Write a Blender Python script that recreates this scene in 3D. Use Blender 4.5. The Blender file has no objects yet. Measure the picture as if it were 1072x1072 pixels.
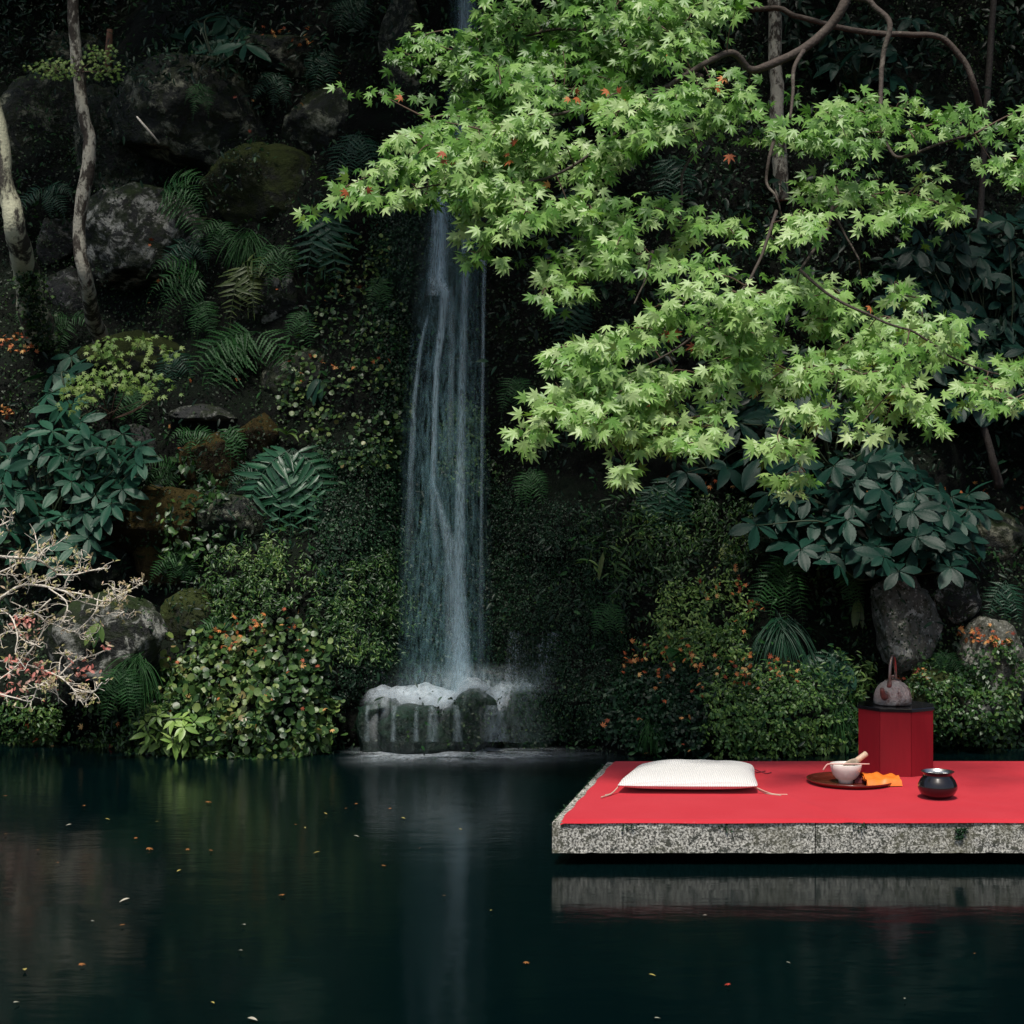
import bpy, math, random
import numpy as np
from mathutils import Vector
from mathutils.bvhtree import BVHTree

# ------------------------------------------------------------------ camera, sky, sun, exposure
F = 1667.0            # focal length in photograph pixels (1072 wide)
CAMZ = 1.345
scene = bpy.context.scene
C = scene.collection
cam_data = bpy.data.cameras.new('camera'); cam = bpy.data.objects.new('camera', cam_data); C.objects.link(cam)
cam.location = (0, 0, CAMZ); cam.rotation_euler = (math.radians(90), 0, 0)
cam_data.sensor_width = 36; cam_data.lens = 36 * F / 1072
cam_data.clip_start = .05; cam_data.clip_end = 600
scene.camera = cam

SUN_EL, SUN_ROT = math.radians(64), math.radians(192)
world = bpy.data.worlds.new('World'); scene.world = world; world.use_nodes = True
wn = world.node_tree; wn.nodes.clear()
sky = wn.nodes.new('ShaderNodeTexSky'); sky.sky_type = 'NISHITA'; sky.sun_disc = False
sky.sun_elevation = SUN_EL; sky.sun_rotation = SUN_ROT; sky.air_density = 1.0; sky.dust_density = 3.0; sky.ozone_density = .6
bgn = wn.nodes.new('ShaderNodeBackground'); bgn.inputs[1].default_value = .082
wo = wn.nodes.new('ShaderNodeOutputWorld')
wn.links.new(sky.outputs[0], bgn.inputs[0]); wn.links.new(bgn.outputs[0], wo.inputs[0])
sd = Vector((math.sin(SUN_ROT) * math.cos(SUN_EL), math.cos(SUN_ROT) * math.cos(SUN_EL), math.sin(SUN_EL)))
sl = bpy.data.lights.new('sun', 'SUN'); sl.energy = 2.8; sl.angle = math.radians(7); sl.color = (1, .95, .87)
so = bpy.data.objects.new('sun', sl); C.objects.link(so); so.rotation_euler = (-sd).to_track_quat('-Z', 'Y').to_euler()
so.location = sd * 30
scene.view_settings.view_transform = 'Standard'; scene.view_settings.look = 'None'
scene.view_settings.exposure = .38; scene.view_settings.gamma = 1
scene.render.engine = 'CYCLES'
scene.cycles.max_bounces = 6; scene.cycles.transparent_max_bounces = 24

rng = np.random.default_rng(11); random.seed(11)
A = np.array

# ------------------------------------------------------------------ noise
def _hash(ix, iy, iz, s):
    h = (ix * 374761393 + iy * 668265263 + iz * 2147483647 + s * 1274126177) & 0xffffffff
    h = ((h ^ (h >> 13)) * 1274126177) & 0xffffffff
    return ((h ^ (h >> 16)) & 0xffff) / 65535.0
def vnoise(p, s=0):
    p = np.asarray(p, float); i = np.floor(p).astype(np.int64); f = p - i; f = f * f * (3 - 2 * f)
    r = 0
    for dx in (0, 1):
        for dy in (0, 1):
            for dz in (0, 1):
                w = (f[..., 0] if dx else 1 - f[..., 0]) * (f[..., 1] if dy else 1 - f[..., 1]) * (f[..., 2] if dz else 1 - f[..., 2])
                r = r + w * _hash(i[..., 0] + dx, i[..., 1] + dy, i[..., 2] + dz, s)
    return r
def fbm(p, s=0, o=4):
    p = np.asarray(p, float); r = 0; a = .5; t = 0
    for k in range(o):
        r = r + a * vnoise(p * 2 ** k + 17.3 * k, s + k); t += a; a *= .5
    return r / t

# ------------------------------------------------------------------ pixel helpers (photograph pixels -> points at a chosen distance)
def P(px, py, Y):
    return A([(px - 536) / F * Y, Y, CAMZ - (py - 536) / F * Y])
def PX(px, Y=9.3): return (px - 536) / F * Y
def PZ(py, Y=9.3): return CAMZ - (py - 536) / F * Y

# ------------------------------------------------------------------ mesh helpers
class MB:
    def __init__(s): s.V = []; s.Q = []; s.R = []; s.n = 0
    def add(s, V, Fc, r=None):
        V = np.asarray(V, float).reshape(-1, 3); Fc = np.asarray(Fc, np.int64)
        s.V.append(V); s.Q.append(Fc + s.n)
        if r is None: r = np.full(len(V), random.random())
        s.R.append(np.broadcast_to(np.asarray(r, float), (len(V),)).copy()); s.n += len(V)
        return s
def build(name, mb, mat, parent=None, origin=None, smooth=True):
    if parent is not None: origin = A(parent['_o'])
    if origin is None: origin = np.zeros(3)
    me = bpy.data.meshes.new(name)
    V = np.concatenate(mb.V) - A(origin)
    loops = np.concatenate([q.ravel() for q in mb.Q]); tot = np.concatenate([np.full(len(q), q.shape[1]) for q in mb.Q])
    me.vertices.add(len(V)); me.vertices.foreach_set('co', V.ravel().astype(np.float32))
    me.loops.add(len(loops)); me.loops.foreach_set('vertex_index', loops.astype(np.int32))
    me.polygons.add(len(tot)); me.polygons.foreach_set('loop_start', np.concatenate([[0], np.cumsum(tot)[:-1]]).astype(np.int32))
    me.polygons.foreach_set('use_smooth', np.full(len(tot), smooth))
    at = me.attributes.new('rnd', 'FLOAT', 'POINT'); at.data.foreach_set('value', np.concatenate(mb.R).astype(np.float32))
    me.update(calc_edges=True); me.validate()
    me.materials.append(mat)
    o = bpy.data.objects.new(name, me); C.objects.link(o)
    if parent is not None: o.parent = parent
    else: o.location = tuple(origin)
    return o
def thing(name, loc, label, cat, group=None):
    o = bpy.data.objects.new(name, None); C.objects.link(o); o.location = tuple(float(v) for v in loc); o.empty_display_size = .05
    o['label'] = label; o['category'] = cat; o['_o'] = [float(v) for v in loc]
    if group: o['group'] = group
    return o
def tag(o, label=None, cat=None, group=None, kind=None):
    if label: o['label'] = label
    if cat: o['category'] = cat
    if group: o['group'] = group
    if kind: o['kind'] = kind
    return o
def nrmz(v): return v / np.maximum(np.linalg.norm(v, axis=-1, keepdims=True), 1e-9)

def tube(mb, pts, rad, n=8, r=None, wob=0, cap=True):
    pts = np.asarray(pts, float); m = len(pts); rad = np.broadcast_to(np.asarray(rad, float), (m,))
    T = nrmz(np.gradient(pts, axis=0)); up = A([.13, 1, .21])
    V = np.zeros((m, n, 3)); side = None
    for i in range(m):
        if side is None: side = np.cross(T[i], up)
        side = side - T[i] * side.dot(T[i]); side /= max(np.linalg.norm(side), 1e-9); b = np.cross(T[i], side)
        a = np.arange(n) * 2 * math.pi / n
        rr = rad[i] * (1 + (wob * (rng.random(n) - .5) if wob else 0))
        V[i] = pts[i] + (np.cos(a) * rr)[:, None] * side + (np.sin(a) * rr)[:, None] * b
    idx = np.arange(m * n).reshape(m, n); nx = np.roll(idx, -1, axis=1)
    Fq = np.stack([idx[:-1], nx[:-1], nx[1:], idx[1:]], -1).reshape(-1, 4)
    VV = np.concatenate([V.reshape(-1, 3), pts[:1], pts[-1:]]); k = m * n
    mb.add(VV, Fq, r)
    if cap:
        t = np.concatenate([np.stack([nx[0], idx[0], np.full(n, k)], -1), np.stack([idx[-1], nx[-1], np.full(n, k + 1)], -1)])
        mb.Q.append(t + mb.n - len(VV))
    return mb
def spline(pts, k=6):
    pts = np.asarray(pts, float); n = len(pts)
    if n < 3: return np.linspace(pts[0], pts[-1], k + 1)
    out = []
    pe = np.vstack([2 * pts[0] - pts[1], pts, 2 * pts[-1] - pts[-2]])
    for i in range(n - 1):
        p0, p1, p2, p3 = pe[i:i + 4]
        for t in np.arange(k) / k:
            out.append(.5 * (2 * p1 + (p2 - p0) * t + (2 * p0 - 5 * p1 + 4 * p2 - p3) * t * t + (3 * p1 - p0 - 3 * p2 + p3) * t ** 3))
    out.append(pts[-1]); return A(out)
def lathe(mb, prof, c, n=48, r=None, sx=1, sy=1):
    prof = np.asarray(prof, float); m = len(prof); a = np.arange(n) * 2 * math.pi / n
    V = np.stack([c[0] + prof[:, :1] * np.cos(a) * sx, c[1] + prof[:, :1] * np.sin(a) * sy, c[2] + prof[:, 1:] + 0 * a], -1)
    idx = np.arange(m * n).reshape(m, n); nx = np.roll(idx, -1, axis=1)
    mb.add(V.reshape(-1, 3), np.stack([idx[:-1], nx[:-1], nx[1:], idx[1:]], -1).reshape(-1, 4), r); return mb
def prism(mb, poly, z0, z1, bev=0.0, r=None):
    # vertical prism over a convex outline, with a small bevel top and bottom
    poly = np.asarray(poly, float); n = len(poly); c = poly.mean(0)
    def ring(z, ins):
        d = c - poly; L = np.linalg.norm(d, axis=1, keepdims=True); q = poly + d / L * ins
        return np.column_stack([q, np.full(n, z)])
    rings = [ring(z0, bev), ring(z0 + bev, 0), ring(z1 - bev, 0), ring(z1, bev)] if bev else [ring(z0, 0), ring(z1, 0)]
    V = np.concatenate(rings); m = len(rings); idx = np.arange(m * n).reshape(m, n); nx = np.roll(idx, -1, axis=1)
    mb.add(V, np.stack([idx[:-1], nx[:-1], nx[1:], idx[1:]], -1).reshape(-1, 4), r)
    b = mb.n - m * n
    mb.Q.append(A([idx[-1]]) + b); mb.Q.append(A([idx[0][::-1]]) + b)
    return mb
def grid_faces(m, n):
    i = np.arange(m * n).reshape(m, n)
    return np.stack([i[:-1, :-1], i[:-1, 1:], i[1:, 1:], i[1:, :-1]], -1).reshape(-1, 4)

# leaf templates: +Y is the tip, +Z the face
def T_lance(w=.3, droop=.18, k=4, fold=.06, peak=.42):
    V = []; Fc = []
    for i in range(k + 1):
        t = i / k; hw = w * .5 * (math.sin(math.pi * min(1, t ** (math.log(.5) / math.log(peak)))) ** .85 if 0 < t < 1 else .02)
        z = -droop * t * t
        V += [(-hw, t, z + fold * hw / (w * .5 + 1e-6)), (0, t, z), (hw, t, z + fold * hw / (w * .5 + 1e-6))]
    for i in range(k):
        a = 3 * i; Fc += [(a, a + 1, a + 4, a + 3), (a + 1, a + 2, a + 5, a + 4)]
    return A(V), A(Fc)
def T_maple():
    lob = [(-132, .34), (-86, .70), (-42, .93), (0, 1.05), (42, .93), (86, .70), (132, .34)]
    pts = [(0, -.06)]
    for i, (a, L) in enumerate(lob):
        a0 = math.radians(a)
        if i: va = math.radians((a + lob[i - 1][0]) / 2); vr = .36 if abs(a) < 100 else .22; pts.append((math.sin(va) * vr, math.cos(va) * vr))
        for da, rr in ((-14, .56), (0, 1), (14, .56)):
            b = a0 + math.radians(da); pts.append((math.sin(b) * L * rr, math.cos(b) * L * rr))
    V = [(0, 0, .02)] + [(x, y, -.22 * (x * x + y * y) + (.03 if (x * x + y * y) < .12 else 0)) for x, y in pts]
    n = len(pts); Fc = [(0, 1 + (i + 1) % n, 1 + i) for i in range(n)]
    return A(V), A(Fc)
def T_round(n=8):
    V = [(0, .5, -.06)]; 
    for i in range(n):
        a = -math.pi / 2 + 2 * math.pi * (i + .5) / n; rr = .5 * (1 if i not in (0, n - 1) else .9)
        V.append((math.cos(a) * rr, .5 + math.sin(a) * rr, .05 * math.cos(2 * a)))
    return A(V), A([(0, 1 + i, 1 + (i + 1) % n) for i in range(n)])
def T_tiny(): return A([(0, 0, 0), (.3, .5, .06), (0, 1, -.08), (-.3, .5, .06)]), A([(0, 1, 2, 3)])
def T_blade(k=5, w=.03, arch=.8):
    V = []; Fc = []
    for i in range(k + 1):
        t = i / k; a = t * arch; V += [(-w * (1 - t) - .002, math.sin(a) / max(arch, .01), -(1 - math.cos(a)) / max(arch, .01)), (w * (1 - t) + .002, math.sin(a) / max(arch, .01), -(1 - math.cos(a)) / max(arch, .01))]
    for i in range(k): a = 2 * i; Fc += [(a, a + 1, a + 3, a + 2)]
    return A(V), A(Fc)
def T_ribbed(w=.46, droop=.25, k=14, peak=.55):
    V = []; Fc = []
    for i in range(k + 1):
        t = i / k; hw = w * .5 * (math.sin(math.pi * t ** (math.log(.5) / math.log(peak))) ** .8 if 0 < t < 1 else .02) * (1 + .07 * (i % 2)); z = -droop * t * t; rb = .011 * (1 if i % 2 else -1)
        V += [(-hw, t + .05 * hw, z + .02 + rb * .5), (-hw * .5, t, z + .022 + rb), (0, t - .03, z - .008), (hw * .5, t, z + .022 + rb), (hw, t + .05 * hw, z + .02 + rb * .5)]
    for i in range(k):
        for j in range(4): a = 5 * i + j; Fc.append((a, a + 1, a + 6, a + 5))
    return A(V), A(Fc)
LANCE, LANCEN, OBOV, MAPLE, ROUND, TINY, BLADE = T_lance(), T_lance(.2, .3), T_lance(.44, .25, 5, .05, .62), T_maple(), T_round(), T_tiny(), T_blade()

def place(mb, tpl, pos, tip, nrm, size, r=None, wid=1.0):
    V, Fc = tpl; N = len(pos)
    if N == 0: return
    y = nrmz(tip); x = nrmz(np.cross(y, nrm)); z = np.cross(x, y)
    size = np.broadcast_to(np.asarray(size, float), (N,))
    W = pos[:, None, :] + size[:, None, None] * (V[None, :, 0:1] * wid * x[:, None, :] + V[None, :, 1:2] * y[:, None, :] + V[None, :, 2:3] * z[:, None, :])
    if r is None: r = rng.random(N)
    FF = (Fc[None] + (np.arange(N) * len(V))[:, None, None]).reshape(-1, Fc.shape[1])
    mb.add(W.reshape(-1, 3), FF, np.repeat(r, len(V)))

# ------------------------------------------------------------------ materials
def mat(name):
    m = bpy.data.materials.new(name); m.use_nodes = True; nt = m.node_tree; nt.nodes.clear()
    out = nt.nodes.new('ShaderNodeOutputMaterial'); b = nt.nodes.new('ShaderNodeBsdfPrincipled'); nt.links.new(b.outputs[0], out.inputs[0])
    return m, nt, b, out
def N(nt, t, **k):
    n = nt.nodes.new(t)
    for a, v in k.items():
        if a.startswith('i_'):
            key = a[2:]; key = int(key) if key.isdigit() else key.replace('_', ' ')
            n.inputs[key].default_value = v
        else: setattr(n, a, v)
    return n
def ramp(nt, src, stops, interp='LINEAR'):
    n = nt.nodes.new('ShaderNodeValToRGB'); n.color_ramp.interpolation = interp; e = n.color_ramp.elements
    while len(e) < len(stops): e.new(.5)
    for q, (p, c) in zip(e, stops): q.position = p; q.color = (*c, 1) if len(c) == 3 else c
    nt.links.new(src, n.inputs[0]); return n.outputs[0]
def coords(nt, sc=(1, 1, 1)):
    t = N(nt, 'ShaderNodeTexCoord'); m = N(nt, 'ShaderNodeMapping'); m.inputs['Scale'].default_value = sc
    nt.links.new(t.outputs['Object'], m.inputs[0]); return m.outputs[0]
def noise(nt, vec, scale, detail=5, rough=.55, dist=0):
    n = N(nt, 'ShaderNodeTexNoise'); n.inputs['Scale'].default_value = scale; n.inputs['Detail'].default_value = detail
    n.inputs['Roughness'].default_value = rough; n.inputs['Distortion'].default_value = dist; nt.links.new(vec, n.inputs['Vector']); return n.outputs['Fac']
def mix(nt, f, a, b, mode='MIX'):
    n = N(nt, 'ShaderNodeMix', data_type='RGBA', blend_type=mode)
    if isinstance(f, float): n.inputs[0].default_value = f
    else: nt.links.new(f, n.inputs[0])
    for v, i in ((a, 6), (b, 7)):
        if isinstance(v, tuple): n.inputs[i].default_value = (*v, 1)
        else: nt.links.new(v, n.inputs[i])
    return n.outputs[2]
def math_(nt, op, a, b=None, clamp=False):
    n = N(nt, 'ShaderNodeMath', operation=op, use_clamp=clamp)
    for i, v in enumerate((a, b)):
        if v is None: continue
        if isinstance(v, (int, float)): n.inputs[i].default_value = v
        else: nt.links.new(v, n.inputs[i])
    return n.outputs[0]
def bump(nt, b, h, s=.3, d=.01):
    n = N(nt, 'ShaderNodeBump'); n.inputs['Strength'].default_value = s; n.inputs['Distance'].default_value = d
    nt.links.new(h, n.inputs['Height']); nt.links.new(n.outputs[0], b.inputs['Normal'])
def plain(name, col, rough=.5, metal=0, spec=.5, var=.15, bs=0, sc=40, coat=0):
    m, nt, b, o = mat(name); v = coords(nt); nz = noise(nt, v, sc, 4)
    c = ramp(nt, nz, [(.3, tuple(x * (1 - var) for x in col)), (.7, tuple(min(1, x * (1 + var)) for x in col))])
    nt.links.new(c, b.inputs['Base Color']); b.inputs['Roughness'].default_value = rough; b.inputs['Metallic'].default_value = metal
    b.inputs['Specular IOR Level'].default_value = spec; b.inputs['Coat Weight'].default_value = coat; b.inputs['Coat Roughness'].default_value = .08
    if bs: bump(nt, b, nz, bs, .004)
    return m
def leafmat(name, cols, rough=.45, spec=.5, trans=.25, tcol=None):
    m, nt, b, o = mat(name); at = N(nt, 'ShaderNodeAttribute', attribute_name='rnd')
    st = [(i / max(1, len(cols) - 1), c) for i, c in enumerate(cols)]
    c = ramp(nt, at.outputs['Fac'], st); v = coords(nt); nz = noise(nt, v, 60, 2)
    c2 = mix(nt, nz, mix(nt, .6, c, (0, 0, 0)) if False else c, c)
    nt.links.new(c, b.inputs['Base Color']); b.inputs['Roughness'].default_value = rough; b.inputs['Specular IOR Level'].default_value = spec
    bump(nt, b, nz, .25, .004)
    if trans:
        tr = N(nt, 'ShaderNodeBsdfTranslucent'); tc = mix(nt, 1.0, c, tcol or (1.0, 1.15, .55), 'MULTIPLY'); nt.links.new(tc, tr.inputs[0])
        mx = N(nt, 'ShaderNodeMixShader'); mx.inputs[0].default_value = trans
        nt.links.new(b.outputs[0], mx.inputs[1]); nt.links.new(tr.outputs[0], mx.inputs[2]); nt.links.new(mx.outputs[0], o.inputs[0])
    return m
def rockmat(name, base=(.035, .036, .033), lich=(.30, .31, .27), lamt=.6, lsc=5, moss=(.028, .04, .01), mamt=.5, speck=0.0, rough=.55):
    m, nt, b, o = mat(name); v = coords(nt)
    n1 = noise(nt, v, 6, 8, .65); n2 = noise(nt, v, 40, 5, .7)
    c = mix(nt, n2, tuple(x * .45 for x in base), tuple(x * 1.7 for x in base))
    l1 = noise(nt, v, lsc, 9, .72, .4); lf = ramp(nt, l1, [(lamt - .015, (0, 0, 0)), (lamt + .05, (1, 1, 1))])
    c = mix(nt, lf, c, mix(nt, n2, tuple(x * .55 for x in lich), lich))
    if speck:
        vo = N(nt, 'ShaderNodeTexVoronoi'); vo.inputs['Scale'].default_value = 45; nt.links.new(v, vo.inputs['Vector'])
        s = ramp(nt, vo.outputs['Distance'], [(.20, (1, 1, 1)), (.28, (0, 0, 0))]); g = ramp(nt, noise(nt, v, 5, 3), [(.5 - speck * .3, (0, 0, 0)), (.6, (1, 1, 1))])
        c = mix(nt, math_(nt, 'MULTIPLY', s, g), c, (.42, .43, .38))
    mo = ramp(nt, noise(nt, v, 11, 8, .75, .6), [(.50 - .1 * mamt, (0, 0, 0)), (.60 - .1 * mamt, (.85, .85, .85))]); c = mix(nt, mo if rough > .3 else 0.0, c, mix(nt, n2, tuple(x * .25 for x in moss), moss))
    ge = N(nt, 'ShaderNodeNewGeometry'); sp = N(nt, 'ShaderNodeSeparateXYZ'); nt.links.new(ge.outputs['Normal'], sp.inputs[0])
    mf = math_(nt, 'ADD', math_(nt, 'MULTIPLY', sp.outputs[2], .5), n1); mf = ramp(nt, mf, [(1.05 - mamt * .6, (0, 0, 0)), (1.2 - mamt * .6, (1, 1, 1))])
    c = mix(nt, mf, c, mix(nt, n2, tuple(x * .4 for x in moss), tuple(x * 1.6 for x in moss)))
    nt.links.new(c, b.inputs['Base Color']); b.inputs['Roughness'].default_value = rough; b.inputs['Specular IOR Level'].default_value = (.3 if rough < .35 else .2)
    h = math_(nt, 'ADD', n1, math_(nt, 'MULTIPLY', n2, .4)); bump(nt, b, h, .9, .05)
    return m
def barkmat(name, dark, pale, amt=.5, sc=9, zs=.5):
    m, nt, b, o = mat(name); v = coords(nt, (1, 1, zs)); n1 = noise(nt, v, sc, 8, .7, .3); n2 = noise(nt, coords(nt), 70, 4)
    f = ramp(nt, n1, [(amt - .03, (0, 0, 0)), (amt + .05, (1, 1, 1))])
    c = mix(nt, f, mix(nt, n2, tuple(x * .5 for x in dark), tuple(x * 1.5 for x in dark)), mix(nt, n2, tuple(x * .6 for x in pale), pale))
    nt.links.new(c, b.inputs['Base Color']); b.inputs['Roughness'].default_value = .8; bump(nt, b, math_(nt, 'ADD', n1, n2), .6, .01)
    return m

M = {}
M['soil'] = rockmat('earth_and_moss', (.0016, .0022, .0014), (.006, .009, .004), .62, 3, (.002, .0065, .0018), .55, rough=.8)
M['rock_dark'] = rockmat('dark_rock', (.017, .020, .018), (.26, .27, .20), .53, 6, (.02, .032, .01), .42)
M['rock_lichen'] = rockmat('lichen_rock', (.018, .02, .019), (.40, .41, .37), .505, 9, (.02, .034, .01), .45)
M['rock_grey'] = rockmat('grey_rock', (.035, .037, .036), (.32, .33, .30), .54, 10, (.02, .03, .012), .25)
M['rock_moss'] = rockmat('mossy_rock', (.018, .02, .016), (.2, .21, .16), .60, 5, (.03, .042, .009), .85, rough=.8)
M['rock_brown'] = rockmat('brown_moss_rock', (.02, .015, .008), (.12, .07, .016), .56, 4, (.045, .033, .007), .85, rough=.8)
M['rock_speck'] = rockmat('speckled_rock', (.11, .113, .095), (.55, .55, .48), .56, 7, (.05, .055, .02), .0, speck=.9)
M['rock_wet'] = rockmat('wet_rock', (.004, .013, .010), (.014, .036, .026), .6, 9, (.005, .024, .012), .7, rough=.32)
M['fine'] = leafmat('fine_ground_leaves', [(.002, .012, .003), (.009, .034, .008), (.055, .115, .025)], .5, .32, .15)
M['wallmoss'] = leafmat('wall_moss_leaves', [(.002, .017, .006), (.009, .042, .015), (.026, .085, .030)], .5, .32, .1)
M['bright'] = leafmat('pale_green_leaves', [(.05, .13, .03), (.19, .33, .07), (.40, .54, .17)], .42, .5, .2)
M['mid'] = leafmat('mid_green_leaves', [(.008, .038, .008), (.045, .12, .022), (.19, .29, .065)], .42, .5, .2)
M['roundl'] = leafmat('round_leaves', [(.02, .06, .015), (.07, .14, .035), (.19, .26, .07), (.22, .17, .07)], .4, .5, .15)
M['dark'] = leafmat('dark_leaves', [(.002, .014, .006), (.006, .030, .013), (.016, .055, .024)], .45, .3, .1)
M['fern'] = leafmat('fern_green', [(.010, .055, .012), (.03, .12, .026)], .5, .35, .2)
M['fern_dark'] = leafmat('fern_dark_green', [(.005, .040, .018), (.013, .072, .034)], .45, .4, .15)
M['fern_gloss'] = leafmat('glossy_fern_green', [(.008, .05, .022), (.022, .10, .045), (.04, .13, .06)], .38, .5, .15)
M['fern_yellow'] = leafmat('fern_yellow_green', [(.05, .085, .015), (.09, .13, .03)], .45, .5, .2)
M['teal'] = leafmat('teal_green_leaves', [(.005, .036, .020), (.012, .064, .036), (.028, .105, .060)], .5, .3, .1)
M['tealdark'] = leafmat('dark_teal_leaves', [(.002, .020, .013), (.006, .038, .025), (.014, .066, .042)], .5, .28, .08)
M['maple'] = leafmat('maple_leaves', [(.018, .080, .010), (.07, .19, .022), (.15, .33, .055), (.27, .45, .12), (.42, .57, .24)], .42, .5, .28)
M['ylw'] = leafmat('yellow_green_leaves', [(.06, .14, .02), (.14, .24, .045), (.28, .36, .11)], .5, .4, .3)
M['fallen'] = leafmat('fallen_leaves', [(.16, .03, .015), (.38, .09, .03), (.55, .2, .06), (.6, .38, .14)], .6, .3, .1, (1.1, .8, .5))
M['canopy'] = leafmat('shade_canopy_leaves', [(.02, .045, .015), (.045, .085, .025)], .5, .4, .15)
M['bark'] = barkmat('lichen_bark', (.045, .04, .03), (.62, .62, .43), .47, 9)
M['bark2'] = barkmat('blotchy_bark', (.035, .027, .018), (.46, .44, .35), .485, 17)
M['bark_maple'] = barkmat('maple_bark', (.06, .045, .035), (.16, .14, .11), .6, 12)
M['bark_dark'] = barkmat('dark_bark', (.025, .02, .016), (.09, .09, .07), .6, 10)
M['twig'] = plain('brown_twig', (.10, .06, .04), .7, bs=.3)
M['stem'] = plain('green_stem', (.03, .05, .02), .6)
M['azalea'] = plain('pale_twig_bark', (.70, .64, .54), .75, var=.3, bs=.4, sc=90)
M['azleaf'] = leafmat('azalea_buds', [(.32, .34, .10), (.55, .48, .28), (.68, .48, .36)], .5, .4, .25)
M['azpink'] = leafmat('azalea_petals', [(.62, .16, .13), (.70, .32, .26), (.62, .42, .33)], .5, .4, .25, (1, .8, .7))
M['wood'] = plain('weathered_stake', (.20, .10, .06), .8, bs=.5)

# ------------------------------------------------------------------ ground sheet: pond bed, steep bank, hill behind
BUMPS = [  # px, py, radius x m, radius z m, metres towards the camera
    (255, 725, .62, .42, .45), (690, 745, .50, .38, .42), (810, 745, .42, .30, .42), (745, 640, .55, .55, .28),
    (372, 620, .35, .6, .22), (590, 650, .35, .7, .12), (1010, 720, .5, .5, .35), (60, 700, .7, .5, .25),
    (265, 605, .35, .25, .22), (30, 400, .5, .35, .18), (380, 440, .35, .5, .15), (950, 560, .6, .5, .1), (620, 560, .3, .3, .12)]
def bankY(X, Z):
    X = np.asarray(X, float); Z = np.asarray(Z, float)
    p = np.stack([X, Z, 0 * X], -1)
    y = 9.28 + .26 * np.clip(Z, -1, 9) + .02 * X * X * 0
    y = y + .55 * (fbm(p * .9 + 5, 3) - .5) + .28 * (fbm(p * 3.1, 9, 3) - .5) + .08 * (fbm(p * 11, 19, 2) - .5)
    xl = np.clip((-1.0 - X) / 2.0, 0, 1); y = y + xl * .22 * np.clip(Z - .4, 0, 6)      # left side lies back further
    for bx, by, rx, rz, a in BUMPS:
        q = ((X - PX(bx)) / rx) ** 2 + ((Z - PZ(by)) / rz) ** 2; y = y - a * np.exp(-q)
    wx = PX(466); w = np.exp(-((X - wx) / .34) ** 4)                                     # recess the water falls in
    y = y * (1 - w) + (9.62 + .12 * Z + .10 * (fbm(p * 5, 31, 3) - .5)) * w
    st = .16 * np.sin(Z * 3.4 + 1.2 * fbm(p * .8, 40, 2) * 6) * xl; y = y + st
    return y
xs = np.concatenate([-np.geomspace(90, 5.2, 16), np.arange(-5, 5.01, .045), np.geomspace(5.2, 90, 16)])
zs = np.concatenate([np.arange(-.4, 6.0, .045), np.arange(6.1, 8, .25)])
rows = []
for (yy, zz) in [(-90, .35), (-30, .3), (-5, .28), (2, .25), (3.0, .2), (3.25, -.1), (3.5, -.7), (5, -.9), (8, -.9), (8.8, -.8)]:
    rows.append(np.column_stack([xs, np.full(len(xs), yy), zz + 0 * xs]))
for z in zs:
    rows.append(np.column_stack([xs, bankY(xs, z + 0 * xs), z + 0 * xs]))
last = rows[-1]
for dy, dz in [(1, .6), (4, 1.6), (12, 4), (30, 9), (80, 16)]:
    rows.append(np.column_stack([xs, last[:, 1] + dy, last[:, 2] + dz]))
GV = np.concatenate(rows); GF = grid_faces(len(rows), len(xs))
tag(build('ground', MB().add(GV, GF, .5), M['soil']), kind='structure')

# water
m, nt, b, o = mat('pond_water'); v = coords(nt, (1.0, 2.2, 1)); n1 = noise(nt, v, 2.2, 3, .5, .3); n2 = noise(nt, coords(nt, (1, 1.6, 1)), 14, 3, .5)
b.inputs['Base Color'].default_value = (.0006, .0048, .0052, 1); b.inputs['Roughness'].default_value = .10; b.inputs['Specular IOR Level'].default_value = .23; b.inputs['IOR'].default_value = 1.33
vd = N(nt, 'ShaderNodeVectorMath', operation='DISTANCE'); tc_ = N(nt, 'ShaderNodeTexCoord'); nt.links.new(tc_.outputs['Object'], vd.inputs[0]); vd.inputs[1].default_value = (-.4, 8.75, 0)
rk = ramp(nt, math_(nt, 'DIVIDE', vd.outputs['Value'], 4.5), [(.05, (1, 1, 1)), (.35, (.28, .28, .28)), (1, (0, 0, 0))]); n4 = noise(nt, coords(nt, (1, 2.2, 1)), 16, 4, .6)
bump(nt, b, math_(nt, 'ADD', math_(nt, 'ADD', n1, math_(nt, 'MULTIPLY', n2, .12)), math_(nt, 'MULTIPLY', n4, math_(nt, 'MULTIPLY', rk, 1.6))), .3, .009)
M['water'] = m
wv = A([(x, y, 0) for y in np.linspace(3.05, 10.4, 30) for x in np.linspace(-60, 60, 61)])
tag(build('pond_water', MB().add(wv, grid_faces(30, 61), .5), m), kind='structure')

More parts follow.
